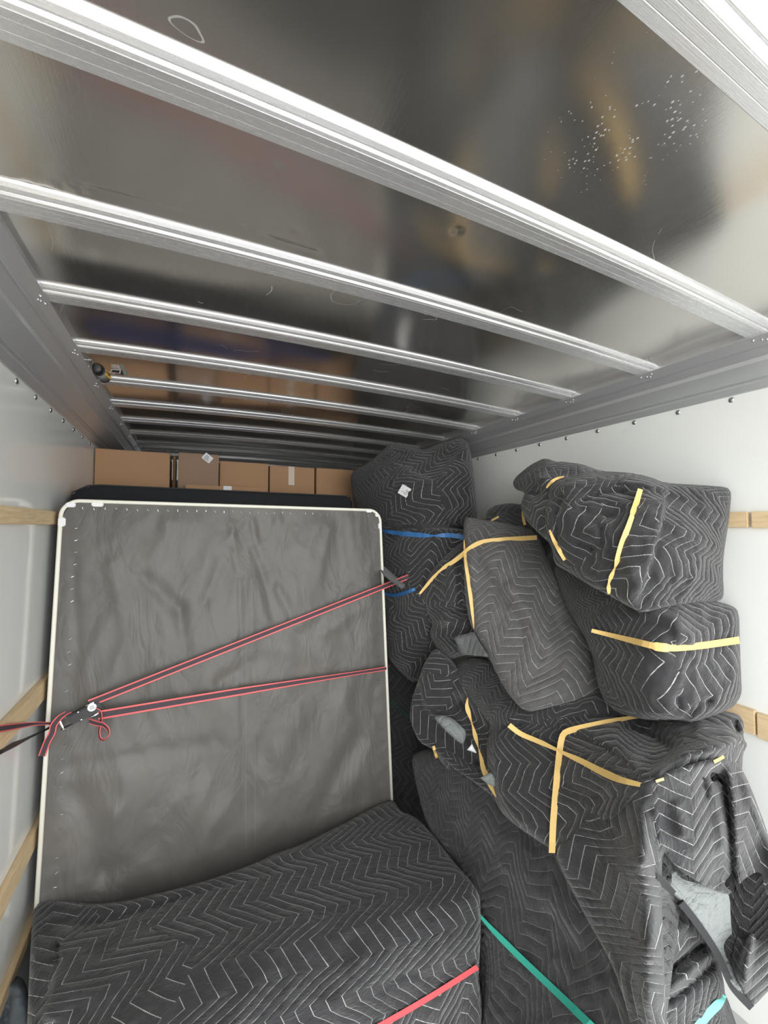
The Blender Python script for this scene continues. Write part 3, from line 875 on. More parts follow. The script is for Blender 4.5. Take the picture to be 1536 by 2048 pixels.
bundle('Z', 'wrapped_furniture', 'very dark quilted bundle deep in the gap right of the box spring', WFC,
  [(745,1290),(860,1290),(880,1400),(880,1640),(860,1720),(745,1720)], [(750,1300,2.75),(870,1300,2.7),(750,1700,2.45),(880,1700,2.35),(800,1500,2.55)], R=16, thick=.3, wr=.006, mat=MQF, ang=80, seed=31)
band('elastic_band', 'green elastic band, its colour darkened for the shade in the gap right of the box spring', [(770,1395),(800,1418),(840,1450)], ['Z'], .018, MDGREEN, lift=.006)

# D0: black bulge behind, under the top right bundle
bundle('D0', 'wrapped_furniture', 'small black bundle end poking out between the leaning bundle and the upper right bundle', WFC,
  [(970,1040),(974,1022),(990,1010),(1020,1006),(1050,1010),(1100,1030),(1110,1100),(1060,1140),(990,1090)],
  [(970,1030,2.35),(1050,1010,2.3),(1100,1100,2.2),(1000,1060,2.2)], R=14, thick=.2, wr=.008, mat=MQF, ang=90, seed=4,
  folds=[('v',[(985,1040),(990,1020),(1000,1015)],.02,4)])
band('elastic_band', 'short yellow band on the small black bundle end behind the leaning bundle', [(983,1042),(990,1038),(998,1034)], ['D0'], .014, MYEL, lift=.004, step=3)

# E: lower right bundle
bundle('E', 'wrapped_furniture', 'boxy quilted bundle with one yellow band around it, middle of the right-hand pile', WFC,
  [(1100,1120),(1180,1150),(1280,1190),(1400,1195),(1462,1210),(1478,1222),(1480,1290),(1482,1350),(1484,1388),(1470,1412),(1440,1427),(1385,1445),(1362,1440),(1330,1440),(1290,1440),(1230,1425),(1200,1390),(1180,1290),(1130,1210)],
  [(1120,1140,1.95),(1180,1220,1.70),(1290,1215,1.45),(1440,1210,1.50),(1478,1300,1.47),(1330,1300,1.33),(1230,1330,1.52),(1470,1400,1.45),(1330,1430,1.34),(1390,1330,1.36),(1240,1420,1.48)],
  R=22, thick=.40, wr=.009, ang=88, seed=5, uvs=.95, soft=1,
  folds=[('r',[(1280,1215),(1345,1240),(1390,1290)],.02,14),('v',[(1195,1278),(1330,1306),(1478,1286)],.012,9),('v',[(1370,1440),(1400,1405),(1430,1400)],.02,6),('v',[(1360,1425),(1355,1390)],.02,6),('r',[(1350,1225),(1360,1290)],.012,12)],
  panels=[([(1350,1180),(1365,1260),(1350,1310),(1390,1460),(1500,1460),(1500,1180)],-14),([(1080,1100),(1350,1180),(1365,1260),(1345,1302),(1180,1272),(1080,1200)],-12)])
band('elastic_band', 'yellow elastic band around the boxy bundle in the middle of the right-hand pile', [(1183,1261),(1240,1275),(1330,1298),(1400,1292),(1479,1280)], ['E'], .024, MYEL, lift=.006, taut=20, tw=[(0,.6),(.3,.9),(.42,.9),(.43,1.2),(.52,1.2),(.53,.9),(1,1.1)])

# D: upper right bundle
bundle('D', 'wrapped_furniture', 'large quilted bundle on top of the right-hand pile, crumpled left end, against the right wall', WFC,
  [(1025,968),(1030,955),(1060,930),(1090,915),(1112,924),(1124,923),(1165,928),(1200,942),(1258,945),(1298,953),(1330,966),(1400,970),(1455,974),(1463,986),(1458,1040),(1447,1110),(1446,1150),(1448,1193),(1438,1203),(1390,1205),(1330,1214),(1285,1226),(1266,1218),(1220,1192),(1178,1170),(1130,1140),(1108,1128),(1104,1090),(1070,1060),(1048,1036),(1040,1010),(1048,992),(1050,984),(1032,980)],
  [(1028,968,1.98),(1090,918,1.90),(1200,945,1.72),(1330,966,1.55),(1455,976,1.56),(1462,1060,1.53),(1445,1195,1.50),(1285,1224,1.34),(1330,1100,1.33),(1400,1090,1.42),(1220,1080,1.45),(1130,1020,1.62),(1120,1120,1.66),(1060,1020,1.82),(1200,1180,1.45),(1280,1000,1.48)],
  R=18, thick=.38, wr=.012, ang=92, seed=6, soft=1,
  folds=[('s',[(1268,1222),(1300,1130),(1325,1040),(1333,966)],-.045,3,70),('s',[(1330,985),(1262,968),(1205,976),(1130,1010)],.02,3,40),
   ('v',[(1150,1010),(1200,985),(1260,985)],.02,5),('r',[(1110,980),(1150,960),(1230,955)],.02,12),('v',[(1128,990),(1110,1030),(1115,1090)],.03,5),('s',[(1098,975),(1092,1030),(1100,1090),(1112,1128)],-.035,3,35),('r',[(1072,965),(1085,955),(1095,970)],.03,10),('v',[(1095,960),(1098,1010)],.03,5),
   ('v',[(1190,1100),(1150,1085)],.025,7),('r',[(1160,1060),(1215,1070),(1210,1035)],.025,14),('v',[(1255,1015),(1200,1045),(1205,1100)],.02,8),('r',[(1140,1130),(1210,1150),(1280,1140)],.014,14),('v',[(1130,1010),(1160,1020),(1230,1035)],.012,6),('v',[(1040,985),(1085,985)],.035,5),('r',[(1060,1000),(1085,1040)],.02,9)],
  panels=[([(1333,950),(1330,1000),(1300,1130),(1262,1235),(1480,1240),(1480,950)],4),([(1020,900),(1100,900),(1135,1010),(1205,976),(1262,968),(1332,985),(1340,940)],-35),([(1035,985),(1098,985),(1098,1060),(1108,1130),(1080,1100),(1040,1040)],80),([(1205,1000),(1260,1020),(1330,1000),(1300,1130),(1266,1222),(1130,1140),(1200,1100)],-28)])
band('elastic_band', 'long yellow elastic band down the face of the upper right bundle', [(1281,978),(1270,1015),(1258,1050),(1243,1090),(1232,1130),(1226,1145),(1217,1165),(1218,1188)], ['D'], .021, MYEL, lift=.006, taut=12, tw=[(0,.9),(.22,1.1),(.24,.8),(.5,1),(.68,.9),(.76,.2),(.83,.8),(.90,.3),(.95,.8),(1,.4)])
band('elastic_band', 'yellow band curving over the crumpled top left of the upper right bundle', [(1093,976),(1100,966),(1112,957),(1128,953)], ['D'], .014, MYEL, lift=.008, step=4, tw=[(0,.5),(.4,1),(1,.4)])
band('elastic_band', 'yellow band under the crumpled left end of the upper right bundle', [(1099,1060),(1107,1080),(1118,1098),(1130,1120)], ['D','E'], .020, MYEL, lift=.008, step=4, tw=[(0,.4),(.4,.8),(.7,1),(1,.8)])
band('elastic_band', 'thin yellow band sliver left of the crumpled end of the upper right bundle', [(1044,1023),(1046,1035),(1050,1050)], ['D0','D'], .016, MYEL, lift=.008, step=4, tw=[(0,.3),(.6,1),(1,.9)])

# C: leaning bundle
C_ = bundle('C', 'wrapped_furniture', 'long grey-black quilted bundle leaning diagonally in the middle with crossed yellow bands', WFC,
  [(928,1034),(945,1036),(1000,1045),(1060,1052),(1077,1072),(1100,1130),(1150,1215),(1200,1300),(1237,1388),(1200,1396),(1150,1402),(1085,1418),(1058,1424),(1040,1416),(1010,1380),(985,1330),(960,1282),(940,1250),(930,1200),(926,1100)],
  [(930,1036,2.28),(1060,1054,2.20),(935,1200,2.05),(1100,1130,2.05),(1000,1120,2.00),(960,1280,1.95),(1150,1215,1.93),(1080,1280,1.82),(1237,1388,1.75),(1150,1400,1.66),(1050,1420,1.68),(1010,1360,1.80)],
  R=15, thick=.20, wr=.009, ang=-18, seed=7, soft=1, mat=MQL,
  folds=[('v',[(960,1120),(1000,1190),(1040,1250),(1050,1300)],.022,9),('r',[(1010,1160),(1060,1230),(1110,1310)],.02,14),('v',[(1040,1150),(1090,1210),(1140,1290)],.016,9),('v',[(945,1100),(985,1180),(1020,1220)],.02,7),('r',[(935,1100),(950,1180),(960,1240)],.015,10),('v',[(985,1120),(1020,1170)],.012,6)],
  panels=[([(920,1020),(1080,1040),(1080,1072),(960,1082),(925,1090)],22)])
bundle('C2', 'wrapped_furniture', 'rumpled quilted bundle hanging at the left side of the leaning one, loose grey corner', WFC,
  [(940,1072),(915,1090),(880,1120),(850,1160),(838,1185),(850,1215),(866,1245),(858,1268),(872,1295),(900,1320),(930,1310),(970,1310),(985,1330),(970,1260),(960,1150)],
  [(935,1080,2.26),(845,1180,2.30),(870,1260,2.22),(900,1310,2.15),(960,1290,2.05),(920,1180,2.12),(950,1200,2.14)],
  R=14, thick=.22, wr=.015, ang=0, seed=8, wf=6,
  folds=[('v',[(925,1110),(915,1160),(925,1220)],.03,6),('r',[(905,1120),(895,1180),(890,1260)],.025,8),('v',[(880,1215),(930,1225),(960,1215)],.03,6),('r',[(870,1240),(920,1240),(950,1250)],.025,9),('r',[(935,1110),(940,1200)],.02,6)],
  panels=[([(850,1200),(960,1210),(990,1340),(850,1340)],80)])
C2_ = [o for o in S.objects if o.name.startswith('wrapped_furniture')][-1]
bundle('C3', 'loose_corner', None, None, [(908,1274),(948,1263),(960,1285),(978,1314),(925,1309),(915,1292)], [(908,1274,2.0),(948,1263,2.0),(978,1314,1.85),(925,1309,1.96)], R=6, thick=.012, wr=.002, mat=MLD, parent=C2_, step=4, soft=0, ang=20, seed=9)
band('elastic_band', 'yellow elastic band across the top of the leaning bundle and down to its left', [(1074,1075),(1010,1079),(965,1083),(945,1092),(915,1118),(880,1140),(858,1165),(839,1188)], ['C','C2','B'], .024, MYEL, lift=.008, taut=25, tw=[(0,1),(.55,1),(.72,.9),(.78,.45),(.85,.8),(1,.5)])
band('elastic_band', 'yellow elastic band hanging down the left edge of the leaning bundle', [(928,1080),(930,1110),(936,1150),(942,1200),(948,1257)], ['C','C2'], .022, MYEL, lift=.012, taut=10, tw=[(0,.2),(.3,1),(.6,.9),(.85,.6),(1,.2)])

# I: big slanting blanketed slab, lower middle
bundle('I', 'wrapped_furniture', 'big slanting dark quilted bundle with a green band, right of the front block', WFC,
  [(822,1514),(850,1500),(880,1500),(960,1540),(1060,1620),(1130,1680),(1200,1760),(1260,1900),(1320,2120),(955,2120),(968,1990),(962,1830),(930,1750),(880,1690),(850,1640),(835,1580)],
  [(825,1515,2.15),(880,1505,2.05),(1000,1620,1.70),(1130,1690,1.45),(1200,1800,1.30),(1310,2100,1.05),(900,1650,1.85),(962,1830,1.60),(968,2000,1.50),(960,2110,1.42),(1080,1850,1.45),(1150,2000,1.27)],
  R=26, thick=.35, wr=.009, ang=-38, seed=10, mat=MQF, back=(.35, .75, -.35),
  folds=[('r',[(880,1520),(980,1650),(1100,1790),(1180,1900)],.015,30),('v',[(840,1540),(900,1650),(960,1740)],.012,16)])
band('elastic_band', 'green elastic band running down the big slanting bundle', [(955,1826),(985,1860),(1040,1915),(1100,1972),(1150,2020),(1200,2070)], ['I'], .024, MGREEN, lift=.006, taut=40, tw=[(0,.4),(.2,.9),(1,1)])

# G1: small bundle with exposed lining
bundle('G2', 'wrapped_furniture', 'dark quilted roll low in the pile, under the open-fronted bundle', WFC,
  [(868,1490),(900,1500),(960,1540),(1010,1570),(1060,1650),(1030,1650),(990,1612),(940,1592),(900,1552),(878,1520)],
  [(870,1495,2.02),(1000,1600,1.70),(900,1550,1.95),(1050,1650,1.6),(960,1550,1.82)], R=16, thick=.25, wr=.006, ang=60, seed=11)
bundle('G1', 'wrapped_furniture', 'crumpled quilted bundle with pale lining showing through its open front', WFC,
  [(868,1297),(846,1330),(835,1365),(823,1400),(819,1440),(838,1485),(870,1500),(905,1535),(945,1562),(985,1592),(1010,1590),(1020,1500),(1020,1440),(980,1400),(925,1350),(890,1312)],
  [(868,1300,2.15),(835,1370,2.15),(822,1440,2.12),(880,1400,2.06),(940,1400,2.02),(1000,1450,1.90),(900,1520,1.92),(985,1590,1.70),(960,1500,1.88),(870,1340,2.10)],
  R=12, thick=.22, wr=.007, ang=60, seed=12, uvpx=True, soft=1,
  folds=[('s',[(842,1340),(840,1390),(855,1420),(900,1470),(950,1510),(980,1560)],-.055,3,60),('v',[(855,1418),(900,1418),(905,1380)],.02,5),('v',[(845,1342),(900,1352),(915,1370)],.015,4),('r',[(905,1390),(930,1380),(960,1420),(990,1460)],.03,10),('v',[(905,1430),(925,1400),(935,1420)],.03,6),('v',[(930,1470),(950,1500),(960,1540)],.03,6)],
  panels=[([(842,1345),(900,1352),(908,1400),(896,1420),(856,1420),(842,1390)],85),([(860,1290),(845,1340),(900,1352),(905,1330)],-60)])
G1_ = [o for o in S.objects if o.name.startswith('wrapped_furniture')][-1]
bundle('G1a', 'lining', None, None, [(866,1433),(888,1431),(905,1437),(920,1450),(932,1462),(931,1478),(925,1490),(905,1474),(885,1455)], [(868,1434,2.00),(932,1465,1.92),(925,1488,1.90),(895,1455,1.95)], R=5, thick=.02, wr=.003, mat=ML, parent=G1_, step=4, soft=1, seed=13)
bundle('G1b', 'lining', None, None, [(944,1488),(954,1507),(934,1500)], [(944,1488,1.84),(954,1507,1.84),(934,1500,1.84)], R=3, thick=.01, wr=.0, mat=MPAPER, parent=G1_, step=4, soft=0, seed=14)
bundle('G1c', 'lining', None, None, [(960,1556),(982,1545),(992,1556),(990,1575),(975,1568)], [(960,1556,1.70),(990,1560,1.68),(980,1575,1.68)], R=4, thick=.01, wr=.001, mat=ML, parent=G1_, step=4, soft=0, seed=15)
band('elastic_band', 'tiny yellow band sliver at the lower left of the open-fronted bundle', [(867,1492),(870,1505),(874,1516)], ['G2','G1','I'], .014, MYEL, lift=.01, step=4)

# J and K: under the drape at the bottom right
bundle('J', 'wrapped_furniture', 'quilted bundle with a pale teal band, lowest at the bottom right under the drape', WFC,
  [(1290,1720),(1340,1770),(1400,1860),(1440,1930),(1450,1975),(1452,2050),(1500,2110),(1280,2110),(1290,1900)],
  [(1300,1740,1.25),(1400,1860,1.22),(1450,1980,1.22),(1460,2080,1.20),(1320,2080,1.12),(1350,1900,1.14),(1310,1850,1.16)],
  R=18, thick=.22, wr=.006, ang=100, seed=16, back=(.8, .5, -.2),
  folds=[('v',[(1320,1965),(1360,1920),(1420,1880)],.035,9),('r',[(1325,1990),(1380,1945),(1430,1900)],.02,12),('v',[(1320,2010),(1380,1975),(1435,1915)],.025,8),('r',[(1330,1870),(1380,1850),(1410,1880)],.02,16)],
  panels=[([(1280,1700),(1440,1860),(1400,1900),(1318,1970),(1270,1970)],-60)])
band('elastic_band', 'pale teal elastic band at the bottom right corner bundle', [(1449,1990),(1440,2005),(1420,2025),(1390,2060),(1370,2085)], ['J'], .026, MTEAL, lift=.007, step=5, tw=[(0,.6),(.2,1.1),(1,.9)])
# H: blanket draped over the front corner
H_ = bundle('H', 'draped_blanket', 'quilted blanket hanging in deep folds from the lower right bundle, nearest the camera', 'moving blanket',
  [(1200,1600),(1260,1560),(1290,1560),(1360,1535),(1440,1512),(1475,1520),(1500,1570),(1530,1650),(1560,1740),(1580,1850),(1570,1955),(1538,1980),(1505,2016),(1480,1978),(1471,1945),(1480,1904),(1497,1864),(1500,1832),(1474,1792),(1435,1784),(1402,1768),(1355,1738),(1322,1695),(1319,1800),(1323,1900),(1328,2000),(1330,2110),(1270,2110),(1255,2020),(1225,1930),(1180,1850),(1135,1765),(1106,1702),(1150,1660)],
  [(1250,1575,1.22),(1290,1570,1.12),(1440,1520,1.20),(1470,1530,1.28),(1120,1705,1.34),(1200,1720,1.24),(1245,1720,1.12),(1285,1720,.98),(1310,1720,1.05),(1220,1900,1.19),(1290,1900,.99),(1300,2090,.98),(1380,1680,1.08),(1440,1690,1.08),(1400,1765,1.10),(1500,1700,1.27),(1560,1760,1.22),(1500,1820,1.30),(1520,1900,1.18),(1520,2005,1.15),(1575,1900,1.18),(1345,1620,1.12)],
  R=10, thick=.035, wr=.005, ang=2, seed=17, uvpx=True, uvs=1.12, soft=1, shrink=.97,
  folds=[('s',[(1300,1600),(1315,1660),(1318,1720),(1322,1760)],-.03,6,30),('r',[(1285,1580),(1290,1750),(1295,2060)],.035,26),('s',[(1285,1600),(1252,1640),(1238,1750),(1258,1900),(1300,2080)],-.02,5,60),
   ('s',[(1448,1522),(1462,1620),(1468,1720),(1475,1790)],-.11,4,55),('r',[(1420,1550),(1445,1650),(1455,1780)],.03,14),('v',[(1405,1545),(1415,1600)],.015,4),('v',[(1425,1535),(1430,1590)],.015,4),('r',[(1350,1600),(1370,1680)],.015,14),('s',[(1510,1820),(1505,1900),(1492,1985)],.05,5,40),('r',[(1480,1530),(1520,1630),(1560,1740)],.03,10)],
  panels=[([(1090,1700),(1240,1560),(1302,1560),(1318,1700),(1335,2120),(1200,2120)],-46),([(1460,1500),(1475,1790),(1490,2020),(1620,2020),(1600,1500)],14)])
bundle('K', 'lining', None, None,
  [(1312,1715),(1350,1735),(1420,1765),(1475,1780),(1500,1800),(1515,1860),(1505,1930),(1485,1990),(1460,1965),(1434,1905),(1393,1846),(1350,1790),(1312,1755)],
  [(1315,1720,1.16),(1315,1760,1.12),(1420,1765,1.20),(1490,1800,1.28),(1400,1870,1.13),(1480,1980,1.12),(1450,1850,1.19),(1495,1900,1.25)],
  R=8, thick=.02, wr=.003, ang=-35, seed=18, mat=ML, parent=H_, uvpx=True, uvs=1.3, shrink=.97, panels=[([(1300,1700),(1370,1700),(1410,1870),(1300,1800)],40)])
band('binding', None, [(1314,1755),(1340,1780),(1370,1815),(1395,1847),(1436,1908),(1462,1970),(1480,1992),(1504,2016)], ['K','H'], .020, MBIND, parent=H_, lift=.012, th=.006)

# G: central bundle, sagging top and front face
bundle('G', 'wrapped_furniture', 'wide sagging quilted bundle with crossed yellow bands, under the leaning bundle', WFC,
  [(903,1345),(918,1322),(945,1312),(1010,1320),(1100,1340),(1210,1370),(1300,1400),(1390,1425),(1415,1425),(1440,1420),(1478,1428),(1488,1445),(1487,1478),(1496,1490),(1486,1506),(1484,1545),(1468,1548),(1452,1522),(1438,1524),(1330,1562),(1292,1573),(1262,1600),(1220,1650),(1112,1704),(1090,1690),(1040,1655),(1012,1628),(1000,1600),(985,1540),(983,1485),(992,1456),(960,1420),(920,1385)],
  [(905,1340,2.10),(950,1316,2.08),(1010,1400,1.86),(985,1500,1.72),(1000,1600,1.60),(1110,1700,1.36),(1100,1480,1.60),(1180,1560,1.36),(1290,1572,1.13),(1235,1395,1.68),(1300,1425,1.62),(1300,1480,1.45),(1440,1425,1.50),(1490,1480,1.38),(1450,1525,1.22),(1370,1548,1.15),(1080,1600,1.48),(1200,1640,1.28),(1480,1540,1.33),(960,1415,1.92)],
  R=16, thick=.25, wr=.009, ang=-32, seed=19, soft=1, back=(.3, .8, -.5), shrink=.75,
  folds=[('s',[(1290,1560),(1240,1510),(1170,1470),(1110,1450),(1030,1440)],.03,3,45),('v',[(1290,1540),(1350,1500),(1300,1470),(1240,1450)],.035,12),('r',[(1300,1562),(1340,1520),(1400,1500),(1480,1485)],.045,14),('s',[(1010,1640),(985,1560),(990,1470),(1020,1440)],.0,3,20),
   ('r',[(920,1340),(960,1390),(1020,1440),(1050,1450)],.03,16),('v',[(1050,1450),(1010,1450),(990,1480)],.03,7),('v',[(1060,1440),(1150,1440),(1235,1425)],.02,7),('r',[(1150,1410),(1240,1400),(1290,1425)],.02,10),('v',[(1470,1440),(1478,1470)],.04,5),('s',[(1385,1445),(1440,1455),(1485,1475)],.03,3,30),('v',[(1110,1560),(1190,1600),(1260,1590)],.015,12),('v',[(1320,1450),(1250,1440),(1200,1420)],.012,5)],
  panels=[([(983,1470),(1020,1445),(1110,1455),(1170,1475),(1240,1515),(1290,1570),(1220,1660),(1110,1720),(1000,1640)],52),([(1290,1560),(1240,1510),(1170,1470),(1080,1440),(1235,1425),(1320,1450),(1400,1500),(1340,1520)],-30),([(1340,1520),(1400,1500),(1500,1485),(1500,1550),(1290,1580)],75),([(1235,1380),(1320,1450),(1400,1495),(1500,1480),(1500,1400)],80)])
band('elastic_band', 'yellow elastic band slanting down across the sagging bundle to its front corner', [(1018,1450),(1040,1468),(1080,1484),(1125,1505),(1165,1523),(1200,1542),(1240,1560),(1287,1571)], ['G'], .024, MYEL, lift=.008, taut=40, tw=[(0,.9),(.25,.8),(.38,.45),(.5,.8),(.75,1),(1,.5)])
band('elastic_band', 'bent yellow elastic band over the edge of the sagging bundle, then straight down', [(1300,1432),(1260,1435),(1200,1447),(1150,1458),(1128,1465),(1122,1480),(1116,1530),(1110,1600),(1106,1650),(1104,1706)], ['G','H'], .024, MYEL, lift=.008, taut=8, tw=[(0,.3),(.2,.9),(.4,1),(1,.9)])
band('elastic_band', 'yellow twisted elastic band hanging over the open-fronted bundle', [(935,1395),(933,1412),(942,1440),(950,1470),(958,1500),(968,1540),(980,1570),(992,1594)], ['G','G1','G2'], .024, MYEL, lift=.008, taut=25, tw=[(0,.2),(.12,1),(.25,.2),(.38,.9),(.5,.15),(.7,1.1),(.85,.9),(1,.2)])
band('elastic_band', 'tiny yellow band glint at the front corner of the sagging bundle', [(1312,1563),(1320,1560),(1328,1558)], ['G','H'], .008, MYEL, lift=.006, step=3)
band('elastic_band', 'small yellow band glint under the right corner of the sagging bundle', [(1428,1524),(1438,1519),(1448,1513)], ['G','H'], .010, MYEL, lift=.006, step=3)

# L: low front block under a blanket
yb, yf = 1.97, 1.27
zt, zt2 = e-1.44, e-1.385
blk = [('w', -.42, yb, zt), ('w', .1, yb, zt), ('w', .6, yb, zt), ('w', 1.0, yb-.03, zt-.03), ('w', -.42, 1.6, zt+.03), ('w', .1, 1.6, zt+.03), ('w', .6, 1.6, zt+.02), ('w', 1.0, 1.6, zt),
       ('w', -.1, yf+.03, zt2), ('w', .2, yf+.03, zt2), ('w', .6, yf+.03, zt2), ('w', .98, yf+.03, zt2), ('w', .2, yf-.03, zt2-.06), ('w', .6, yf-.03, zt2-.06), ('w', .98, yf-.02, zt2-.06),
       ('w', .2, yf-.04, zt2-.3), ('w', .6, yf-.04, zt2-.3), ('w', .98, yf-.04, zt2-.3), ('w', .98, yf-.04, .02), ('w', .5, yf-.04, .02), ('w', .2, yf-.04, .02)]
L_ = bundle('L', 'wrapped_furniture', 'low wide block under a black quilted blanket, in front of the box spring', WFC,
  [(66,1810),(74,1795),(130,1802),(190,1808),(250,1802),(320,1785),(400,1765),(460,1745),(520,1722),(550,1706),(600,1690),(650,1665),(700,1640),(750,1612),(785,1597),(800,1622),(825,1630),(852,1652),(900,1715),(945,1765),(960,1790),(962,1850),(958,1940),(964,2000),(966,2110),(52,2110),(58,1950)],
  blk, R=12, thick=.42, wr=.008, ang=80, seed=20, uvxy=True, soft=1, step=7, back=(0, .02, -1),
  folds=[('r',[(90,1800),(200,1815),(330,1790),(480,1745),(600,1695),(780,1600)],.02,10),('v',[(110,1840),(180,1850),(260,1825),(420,1775),(560,1715),(700,1645)],.02,10),('s',[(80,2048),(108,1960),(120,1890),(115,1850)],.02,4,50),('v',[(118,1885),(113,1935)],.016,5),('v',[(870,1960),(800,1945),(760,1990)],.01,8)],
  panels=[([(30,1780),(190,1800),(200,1845),(118,1890),(70,2120),(30,2120)],-95),([(115,1888),(250,1830),(400,1900),(300,2120),(70,2120)],-30),([(962,1935),(760,2048),(700,2120),(980,2120)],-95)])
band('elastic_band', 'red elastic band across the front of the low blanketed block', [(955,1934),(930,1950),(880,1982),(820,2018),(760,2052),(700,2085)], ['L'], .020, MRED, lift=.006, taut=10)
# cloth scraps between block and left wall
bundle('Lx', 'draped_cloth', 'blue-grey cloth tucked between the low block and the left wall', 'cloth',
  [(-20,1990),(10,1965),(40,1960),(56,1975),(66,2110),(-30,2110)], [(-20,1990,1.35),(40,1960,1.40),(60,2100,1.26),(0,2100,1.25)], R=8, thick=.06, wr=.008, mat=MGREYB, seed=21,
  folds=[('v',[(18,1975),(5,2100)],.02,5)])
# orange wooden furniture foot in the gap right of the block
pa = [at_d(968, 1985, 1.60), at_d(972, 2020, 1.56), at_d(985, 2060, 1.50), at_d(995, 2110, 1.42)]
tag(bmobj('wooden_furniture_leg', tube_bm(pa, [.018, .022, .026, .026], 10), MWOODO, None, True), 'orange-brown wooden leg in the gap right of the low block', 'furniture leg')

# ------------------------------------------------------------------ ratchet strap
rs = tag(empty('ratchet_strap', at_d(165, 1432, 1.66)), 'dark ratchet strap with red edges stretched across the grey box spring', 'ratchet strap')
def sb(nm, path, dp, width, tw=()):
    o = band(nm, None, path, [], width, MWEB, dpath=None if callable(dp) else dp, dfun=dp if callable(dp) else None, edges=MWEBR, lift=0, tw=tw)
    del o['label']; del o['category']
    kids = list(o.children)
    child(o, rs)
    return o
dA = px(at_y(190, 1415, 2.03))[2]; dB = px(at_y(760, 1175, 2.10))[2]
def dplane(u, v, out):
    # distance to the box spring face at a pixel, stood off by out metres
    r = ray(u, v); p0 = BL+NA*out; return (p0-EYE).dot(NA)/r.dot(NA)
sb('strap', [(178,1407),(818,1153)], lambda u, v, f: dplane(u, v, .055-.02*f), .029)
sb('strap', [(195,1431),(491,1381),(772,1337)], lambda u, v, f: dplane(u, v, .055-.035*f), .036, [(0,1),(.5,1),(.7,.75),(.9,.55),(1,.6)])
sb('strap', [(108,1447),(70,1447),(35,1452),(-30,1462)], [dplane(108,1447,.05), 1.50, 1.29, 1.08], .024, [(0,.5),(.3,.6),(.6,.9),(1,1)])
sb('strap', [(772,1337),(776,1334),(781,1329)], [dplane(772,1337,.02), 2.42, 2.55], .02, [(0,.5),(1,.3)])
# loose tail and loop as twisted webbing
def ribbon3(nm, pts, wv, w=.024):
    """ribbon with its own width directions"""
    def mk(a, b, th, mat, nm_, par=None):
        bm = bmesh.new(); rows = []
        for i, (p, q) in enumerate(zip(pts, wv)):
            t = (pts[min(i+1, len(pts)-1)]-pts[max(i-1, 0)]).normalized(); q = q.normalized(); n_ = t.cross(q).normalized()
            rows.append([bm.verts.new(p+q*w*x+n_*th*y) for x, y in ((a, -1), (b, -1), (b, 1), (a, 1))])
        for i in range(len(rows)-1):
            for k in range(4): bm.faces.new((rows[i][k], rows[i][(k+1) % 4], rows[i+1][(k+1) % 4], rows[i+1][k]))
        bm.faces.new(rows[0]); bm.faces.new(rows[-1][::-1])
        return bmobj(nm_, bm, mat, par)
    o = mk(-.34, .34, .0009, MWEB, nm); mk(-.5, -.34, .0013, MWEBR, 'red_edging', o); mk(.34, .5, .0013, MWEBR, 'red_edging', o)
    child(o, rs)
def pathpts(pp, k=7):
    a = np.array([(u, v) for u, v, o_ in pp], float); oo = [o_ for *_, o_ in pp]
    n = len(a)*k; ts = np.linspace(0, len(a)-1, n); r = []
    def cat(arr, t):
        i = int(min(t, len(arr)-2)); f = t-i
        g = lambda j: arr[max(0, min(len(arr)-1, j))]
        p0, p1, p2, p3 = g(i-1), g(i), g(i+1), g(i+2)
        return .5*((2*p1)+(-p0+p2)*f+(2*p0-5*p1+4*p2-p3)*f*f+(-p0+3*p1-3*p2+p3)*f**3)
    for t in ts:
        u, v = cat(a, t); o_ = cat(oo, t); r.append(at_d(u, v, dplane(u, v, o_)))
    return r
tail = pathpts([(137,1424,.07),(122,1433,.075),(108,1450,.08),(104,1466,.075),(94,1485,.065),(84,1512,.055)])
ribbon3('strap_tail', tail, [XA*.95-ZA*.25+NA*.1]*len(tail))
lp = pathpts([(178,1442,.05),(195,1447,.07),(207,1450,.085),(217,1460,.09),(217,1472,.085),(208,1480,.075),(200,1476,.06),(198,1462,.055),(202,1440,.055),(200,1422,.06),(190,1415,.06)])
lw = []
for i in range(len(lp)):
    f = i/len(lp); lw.append(ZA*.75*(1-f)+NA*(.25+.75*f)+XA*.5*f)
ribbon3('strap_loop', lp, lw)
# the ratchet: side plates, handle, ratchet wheels, spool
RC = at_d(162, 1428, dplane(162, 1428, .035))
ax = (at_d(188, 1414, dplane(188, 1414, .035))-at_d(135, 1440, dplane(135, 1440, .035))).normalized(); wz = NA.cross(ax).normalized()
def loc_bm(bm):
    mt = Matrix((ax, wz, NA)).transposed()
    for v in bm.verts: v.co = RC+mt @ v.co
    return bm
for s in (-1, 1):
    child(bmobj('side_plate', loc_bm(box_bm((-.075, s*.020-.0015, -.012), (.045, s*.020+.0015, .018), .001)), MBLK), rs)
    bm = bmesh.new(); bmesh.ops.create_cone(bm, cap_ends=True, segments=18, radius1=.021, radius2=.021, depth=.004)
    bmesh.ops.rotate(bm, verts=bm.verts, matrix=Matrix.Rotation(math.pi/2, 3, 'X')); bmesh.ops.translate(bm, verts=bm.verts, vec=(.045, s*.0245, .008))
    child(bmobj('ratchet_wheel', loc_bm(bm), MCHR, None, False), rs)
child(bmobj('handle', loc_bm(box_bm((-.035, -.019, .020), (.075, .019, .029), .004)), MBLK), rs)
child(bmobj('spool', loc_bm(tube_bm([Vector((.045, -.03, .008)), Vector((.045, .03, .008))], .010, 12)), MWEB), rs)
bm = bmesh.new(); bmesh.ops.create_cone(bm, cap_ends=True, segments=24, radius1=.0155, radius2=.0155, depth=.002); bmesh.ops.translate(bm, verts=bm.verts, vec=(.048, .010, .030))
